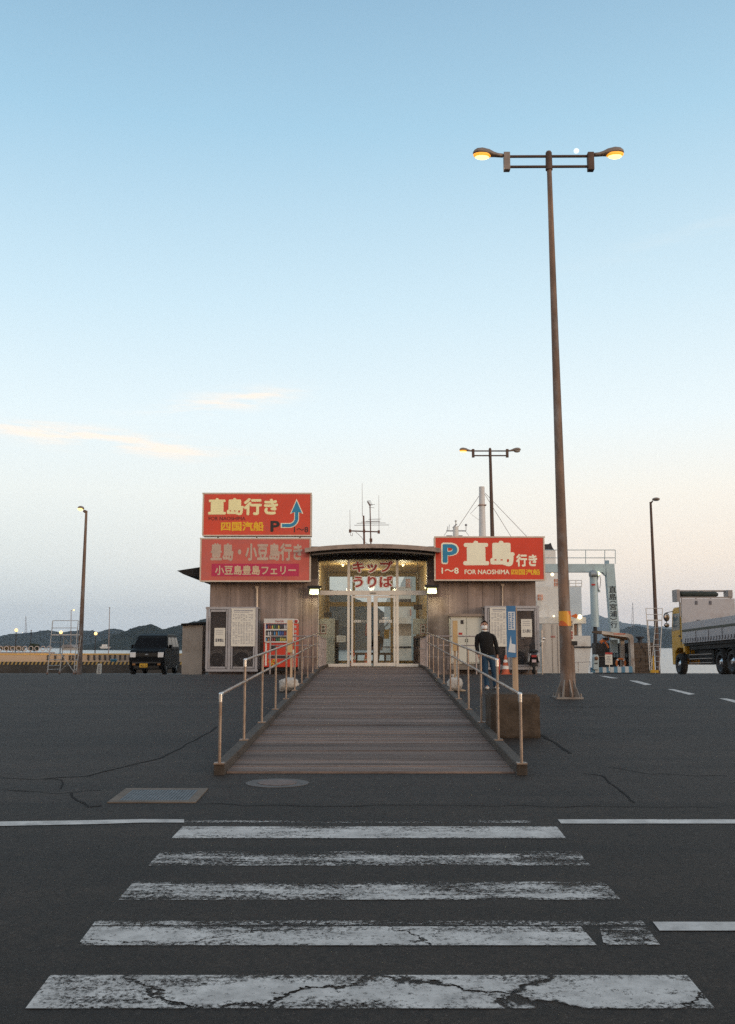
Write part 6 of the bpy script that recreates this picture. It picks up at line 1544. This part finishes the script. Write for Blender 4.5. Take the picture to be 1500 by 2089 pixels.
m_.pbox(1293.8, 1312, 1335.5, 1374, 61.5, 1.4); m_.build('masonry', STONE, fb_)
t = thing('bollard', 'black flared mooring bollard on top of the brown stone wall', 'bollard', at(1306, 1311, 61.9)); c = at(1306, 1311, 61.9); MB().lathe([(.20, 0), (.13, .08), (.13, .22), (.28, .32), (.26, .38), (0, .39)], c, n=20).build('post', SHD, t)

# white access ladders
LADW = mat('ladder_white', (.60, .57, .54), .5, .2, .12, 6)
def frame_tower(name, label, Y, x0, x1, xb0, xb1, ytop, yplat, ybot, dep, rungs, braces, cast):
    t = thing(name, label, 'scaffold', at((x0 + x1) / 2, ybot, Y)); r = .022
    A = lambda x, y, d: at(x, y, Y) + Vector((0, d, 0))
    g0 = Vector((0, 0, 0))
    for d, dx in ((0, 0), (dep, (xb0 - x0))):
        for xt, xbm in ((x1 - (x1 - x0), 0), (x1, 0)):
            pass
    legs = [(xb0, x0), (xb0 + 13, x0 + 12), (xb1, x1), (xb1 - 7, x1 - 5)]
    for k, (xb_, xt) in enumerate(legs):
        d = dep if k in (1, 3) else 0
        MB().tube(A(xb_, ybot - 3, d), A(xt, ytop if k in (0, 2) else yplat, d), r, n=7).build('leg', LADW, t)
        if cast: MB().lathe([(0, -.03), (.075, -.03), (.075, .03), (0, .03)], A(xb_, ybot - 3.3, d), 'X', 16).build('caster', mat('caster_brown', (.25, .15, .11), .6), t)
    m_ = MB(); H = ybot - yplat
    def lx(k, y): f_ = (ybot - y) / (ybot - ytop); return legs[k][0] + (legs[k][1] - legs[k][0]) * f_
    for y in rungs:
        m_.tube(A(lx(0, y), y, 0), A(lx(1, y), y, dep), .015, n=6)
        m_.tube(A(lx(3, y), y, dep), A(lx(2, y), y, 0), .015, n=6)
    m_.build('rung', LADW, t)
    m_ = MB()
    for y in (ytop, (ytop + yplat) / 2, yplat, (yplat + ybot) / 2): m_.tube(A(lx(0, y), y, 0), A(lx(2, y), y, 0), .016, n=6)
    m_.build('rail', LADW, t)
    if braces:
        m_ = MB()
        for ya, yb in braces: m_.tube(A(lx(1, ya), ya, dep), A(lx(2, yb), yb, .05), .011, n=6).tube(A(lx(1, yb), yb, dep), A(lx(2, ya), ya, .05), .011, n=6)
        m_.build('brace', LADW, t)
    P = [A(lx(0, yplat), yplat, 0), A(lx(2, yplat), yplat, 0), A(lx(3, yplat), yplat, dep), A(lx(1, yplat), yplat, dep)]
    MB().prism(P, (0, 0, .05)).build('platform', LADW, t); return t
frame_tower('scaffold_tower', 'white rolling scaffold tower on casters beside the glowing quay lamp', 47.5, 108, 160, 97, 151, 1266, 1296, 1377, .9, (1310, 1322, 1334, 1346, 1358, 1366), [(1297, 1325), (1335, 1372)], True)
frame_tower('access_ladder', 'white stair platform ladder between the stone wall and the yellow truck', 52.0, 1318, 1352, 1326, 1345, 1241, 1266, 1371, .8, (1280, 1292, 1304, 1315, 1327, 1339, 1350, 1361), None, False)
t = thing('wheel_stop', 'yellow wheel stop with an upright at the foot of the white ladder', 'wheel stop', at(1336, 1371, 51)); fb(1329, 1367, 1344, 1372.5, 51, .25, 'block', mat('stop_yellow', (.62, .36, .03), .6), t); fb(1332.5, 1338, 1335.5, 1367, 51.1, .06, 'upright', mat('stop_yellow', (.62, .36, .03), .6), t)

# ================================================================ LEFT: QUAY, FAR PIER
t = thing('sandwich_board', 'white leaning sandwich board with print, at the quay edge by the rusty lamp', 'sign', at(202, 1376, 48.5))
MB().prism([at(x, y, 48.5) for x, y in ((196.5, 1375), (205.5, 1375), (208, 1354), (199.5, 1354))], (0, .03, 0)).build('board', PAPER, t); m_ = MB()
for k in range(5): m_.pbox(200.5 - k * .3, 1357 + k * 3.4, 205.5 - k * .3, 1358.6 + k * 3.4, 48.48, .012)
m_.build('print', mat('print_mid', (.36, .36, .38), .8), t); MB().prism([at(x, y, 48.9) for x, y in ((199, 1375), (207, 1375), (208, 1354), (200, 1354))], (0, .03, 0)).build('back_board', PAPER, t)
PX0, PX1 = -95, -13; PYY = 105
pz = at(130, 1356, PYY).z; pzt = at(130, 1350, PYY).z
pier = MB().box(PX0, PX1, PYY, PYY + 60, WZ - 2, pz - .001).build('far_pier', mat('pier_concrete', (.07, .058, .046), .9, 0, .35, .4, 0, dirt=(.03, .028, .024), dirt_amt=.8, dirt_scale=.5), kind='structure')
kb = thing('pier_kerb', 'yellow and black striped kerb along the far pier edge', 'kerb', ((PX0 + PX1) / 2, PYY, pz))
m_ = MB(); m2 = MB(); x = PX0; k = 0
while x < PX1:
    w_ = .21; mm = m_ if k % 2 else m2; mm.prism([(x, PYY + .1, pz), (x + w_ - .02, PYY + .1, pz), (x + w_ + .10, PYY + .1, pzt), (x + .12, PYY + .1, pzt)], (0, .3, 0)); x += w_; k += 1
m_.build('yellow_band', mat('kerb_yellow', (.48, .31, .09), .7), kb); m2.build('black_band', SHD, kb)
wy = 113.0; wz = at(130, 1333.5, wy).z
wl = thing('breakwater_wall', 'long concrete breakwater wall with a yellow top band, lit orange by lamps', 'wall', ((PX0 + PX1) / 2, wy, pz))
MB().box(PX0, PX1, wy, wy + 1, pz, wz - .12).build('face', mat('breakwater', (.38, .32, .26), .85, 0, .15, .3, dirt=(.30, .23, .17), dirt_amt=.5, dirt_scale=.6), wl); MB().box(PX0, PX1, wy - .04, wy + 1, wz - .119, wz + .02).build('top_band', mat('band_yellow', (.50, .34, .11), .7, 0, .25, 1), wl)
for px in (98, 112.5, 128, 142, 148.5, 155, 180, 192, 203, 214, 224, 234.5, 245, 255, 265, 276): fb(px - 1.7, 1336, px + 1.5, 1346.5, wy - .14, .16, 'fender', SHD, wl)
for px in range(-240, 95, 16):
    if px < -10: fb(px - 1.7, 1336, px + 1.5, 1346.5, wy - .14, .16, 'fender', SHD, wl)
t = thing('tub', 'blue plastic tub on the far pier near the black van', 'tub', at(232, 1354, 104.9)); c = at(232, 1354.5, 105.6); MB().lathe([(.26, 0), (.33, .42), (.38, .44), (.38, .52), (0, .5)], c, n=18).build('bucket', mat('tub_blue', (.05, .20, .33), .5), t)
YL = 124.0
GLOBE = mat('globe_lamp', (1, .7, .3), emit=(1.0, .60, .24), estr=1.7)
for px, py, lab in ((33.5, 1285.5, 'globe lamp glowing on the far pier, leftmost of its row'), (124.5, 1290, 'globe lamp glowing on the far pier, seen through the scaffold tower'), (195.5, 1292.5, 'globe lamp glowing on the far pier, between the rusty lamp and tall mast')):
    a = at(px, py, YL); t = thing('pier_lamp', lab, 'lamp post', (a.x, YL, .3), 'globe lamps along the far pier'); MB().tube((a.x, YL, .3), (a.x, YL, a.z - .2), .07, .05, 8).build('pole', SHD, t); MB().ball(a, .20, 14, 10).build('globe', GLOBE, t)
    l = bpy.data.objects.new('pier_glow', bpy.data.lights.new('pier_glow', 'POINT')); l.data.energy = 260; l.data.shadow_soft_size = .3; l.data.color = (1, .58, .22); l.location = (a.x, wy - 3.5, a.z); COL.objects.link(l); l.parent = t; l.matrix_parent_inverse = pinv(t)
for px, pt, lab, lamp in ((222, 1240, 'tall thin bare mast on the far shore beyond the pier', 0), (145, 1245, 'slim pole with a small lit lamp arm behind the scaffold tower', 1), (62, 1286, 'short dark pole on the far pier left of the scaffold tower', 0)):
    a = at(px, 1327, YL + 8); b = at(px + (2 if not lamp else .5), pt, YL + 8); t = thing('mast_pole', lab, 'pole', (a.x, a.y, .3)); MB().tube((a.x, a.y, .3), b, .06, .045, 7).build('pole', STAY if px != 62 else SHD, t)
    if lamp: MB().tube(b, b + Vector((.35, 0, .05)), .03, n=6).build('arm', STAY, t); MB().ball(b + Vector((.35, -.05, .02)), .11, 10, 6).build('lamp', GLOBE, t)
    else: MB().ball(b, .09, 8, 6).build('cap', STAY, t)
# ring railing
t = thing('ring_railing', 'low white railing of upright rings along the far pier', 'railing', at(50, 1331, 118)); rz_ = at(50, 1332, 118).z
for k in range(22):
    px = -160 + k * 12.4; c = at(px, 1323, 118); m_ = MB(); vs = []; fs = []
    for i in range(16):
        a = 2 * math.pi * i / 16
        for j in range(5): b = 2 * math.pi * j / 5; vs.append((c.x + math.cos(a) * (.26 + .045 * math.cos(b)), c.y + .045 * math.sin(b), c.z + math.sin(a) * (.26 + .045 * math.cos(b))))
        for j in range(5): fs.append((i * 5 + j, i * 5 + (j + 1) % 5, ((i + 1) % 16) * 5 + (j + 1) % 5, ((i + 1) % 16) * 5 + j))
    m_.add(vs, fs, True); m_.tube((c.x, c.y, pz), (c.x, c.y, c.z - .26), .04, n=6); m_.build('ring_post', mat('ring_pale', (.50, .44, .42), .6), t)
MB().box(at(-170, 1331, 118).x, at(112, 1331, 118).x, 118.02, 118.1, at(50, 1333, 118).z, at(50, 1330.5, 118).z).build('rail', mat('ring_grey', (.26, .24, .27), .7), t)
def bush(px, py, wpx, hpx, Y, label, m, seed, cat='shrub'):
    c = at(px, py, Y); k = Y / F; w, h = wpx * k / 2, hpx * k; rn = random.Random(seed); mb = MB()
    lobes = [(Vector((rn.uniform(-.7, .7) * w, rn.uniform(-.4, .4) * w, rn.uniform(.15, .7) * h)), rn.uniform(.35, .6)) for _ in range(9)]
    for _ in range(900):
        lc, lr = rn.choice(lobes); d = Vector((rn.gauss(0, 1), rn.gauss(0, 1), rn.gauss(0, 1))).normalized() * rn.uniform(.4, 1) ** .5
        p = c + lc + Vector((d.x * lr * w, d.y * lr * w, d.z * lr * h * .6)); p.z = max(p.z, c.z - .1); s_ = rn.uniform(.05, .12)
        u = Vector((rn.gauss(0, 1), rn.gauss(0, 1), rn.gauss(0, 1))).normalized() * s_; v = u.orthogonal().normalized() * s_ * .7
        mb.add([p - u, p + v, p + u, p - v], [(0, 1, 2, 3)])
    t = thing('shrub', label, cat, (c.x, Y, c.z)); mb.build('foliage', m, t)
    MB().tube((c.x, Y, c.z - .6), (c.x, Y, c.z + h * .5), .05, .02, 6).build('stem', mat('stem_brown', (.10, .07, .05), .9), t)
bush(70, 1326, 20, 13, 120, 'round dark green shrub on the far pier left of the scaffold tower', mat('leaf_dark', (.030, .045, .025), .9, 0, .4, 6), 5)
bush(26, 1328, 46, 12, 122, 'wide tan dry shrub on the far pier at the left', mat('leaf_tan', (.17, .115, .05), .9, 0, .4, 6), 6)
t = thing('shore_house', 'small far house with a grey hipped roof seen through the scaffold tower', 'house', at(135, 1325, 260)); Yh = 260
fb(126, 1320, 147, 1327, Yh, 6, 'wall', mat('house_wall', (.42, .40, .38), .8), t); a = [at(x, y, Yh - .5) for x, y in ((123, 1320.5), (150, 1320.5), (144, 1315), (130, 1315))]; MB().prism(a, (0, 7, 0)).build('roof', mat('house_roof', (.22, .20, .20), .8), t)
t = thing('small_boat', 'small pale boat with a wheelhouse far out on the water', 'boat', at(212, 1325, 330)); Yb_ = 330
MB().prism([at(x, y, Yb_) for x, y in ((203, 1319), (222, 1319.5), (219, 1323), (206, 1323))], (0, 3, 0)).build('hull', SHW, t); fb(208, 1314.5, 216, 1319, Yb_ + .5, 2, 'wheelhouse', SHW, t); MB().tube(at(212, 1315, Yb_ + 1), at(212, 1309, Yb_ + 1), .06, n=6).build('mast', SHD, t)
def pylon(px, pt, pb, Y, label, wpx):
    t = thing('lattice_pylon', label, 'pylon', at(px, pb, Y)); k = Y / F; m_ = MB(); r = .35 * Y / 1900
    for s in (-1, 1): m_.tube(at(px + s * wpx, pb, Y), at(px + s * .4, pt, Y), r, r * .7, 5)
    for i in range(6):
        f0, f1 = i / 6, (i + 1) / 6; y0 = pb + (pt - pb) * f0; y1 = pb + (pt - pb) * f1; w0 = wpx * (1 - f0) + .4; w1 = wpx * (1 - f1) + .4
        m_.tube(at(px - w0, y0, Y), at(px + w1, y1, Y), r * .6, n=4).tube(at(px + w0, y0, Y), at(px - w1, y1, Y), r * .6, n=4).tube(at(px - w0, y0, Y), at(px + w0, y0, Y), r * .6, n=4)
    m_.build('lattice', mat('pylon_grey', (.34, .33, .34), .6, .2), t)
pylon(53, 1257, 1293, 1880, 'far pale lattice pylon on the hill at the left', 2.2); pylon(201, 1290, 1310, 1820, 'far lattice pylon on the hill beside the tall thin mast', 3.0); pylon(1291, 1229, 1280, 1880, 'tall far lattice pylon on the hill above the stone wall', 2.4)

# ================================================================ MOON AND AIR
d = ray(1176, 308).normalized(); c = Vector((0, 0, CZ)) + d * 9500
t = thing('moon', 'small pale moon in the sky beside the arm of the tall street lamp', 'moon', c)
MB().ball(c, 5.0 / F * 9500, 32, 16).build('disc', mat('moon_glow', (.5, .5, .5), emit=(.64, .76, .83), estr=.95), t)
hz = MB().box(-6500, 6500, -40, 6400, -6, 240).build('haze', mat('placeholder', (1, 1, 1)), kind='stuff')
hm = bpy.data.materials.new('haze_air'); hm.use_nodes = True; nt = hm.node_tree; nt.nodes.clear()
o_ = nt.nodes.new('ShaderNodeOutputMaterial'); pv = nt.nodes.new('ShaderNodeVolumePrincipled'); pv.inputs['Color'].default_value = (.74, .85, 1.0, 1); pv.inputs['Density'].default_value = .00010; pv.inputs['Anisotropy'].default_value = .2
nt.links.new(pv.outputs[0], o_.inputs['Volume']); hz.data.materials.clear(); hz.data.materials.append(hm)
S.cycles.use_denoising = False
S.cycles.caustics_reflective = False
S.cycles.caustics_refractive = False
S.cycles.sample_clamp_indirect = 2.0
S.cycles.volume_bounces = 1
S.cycles.max_bounces = 8
S.cycles.transparent_max_bounces = 16
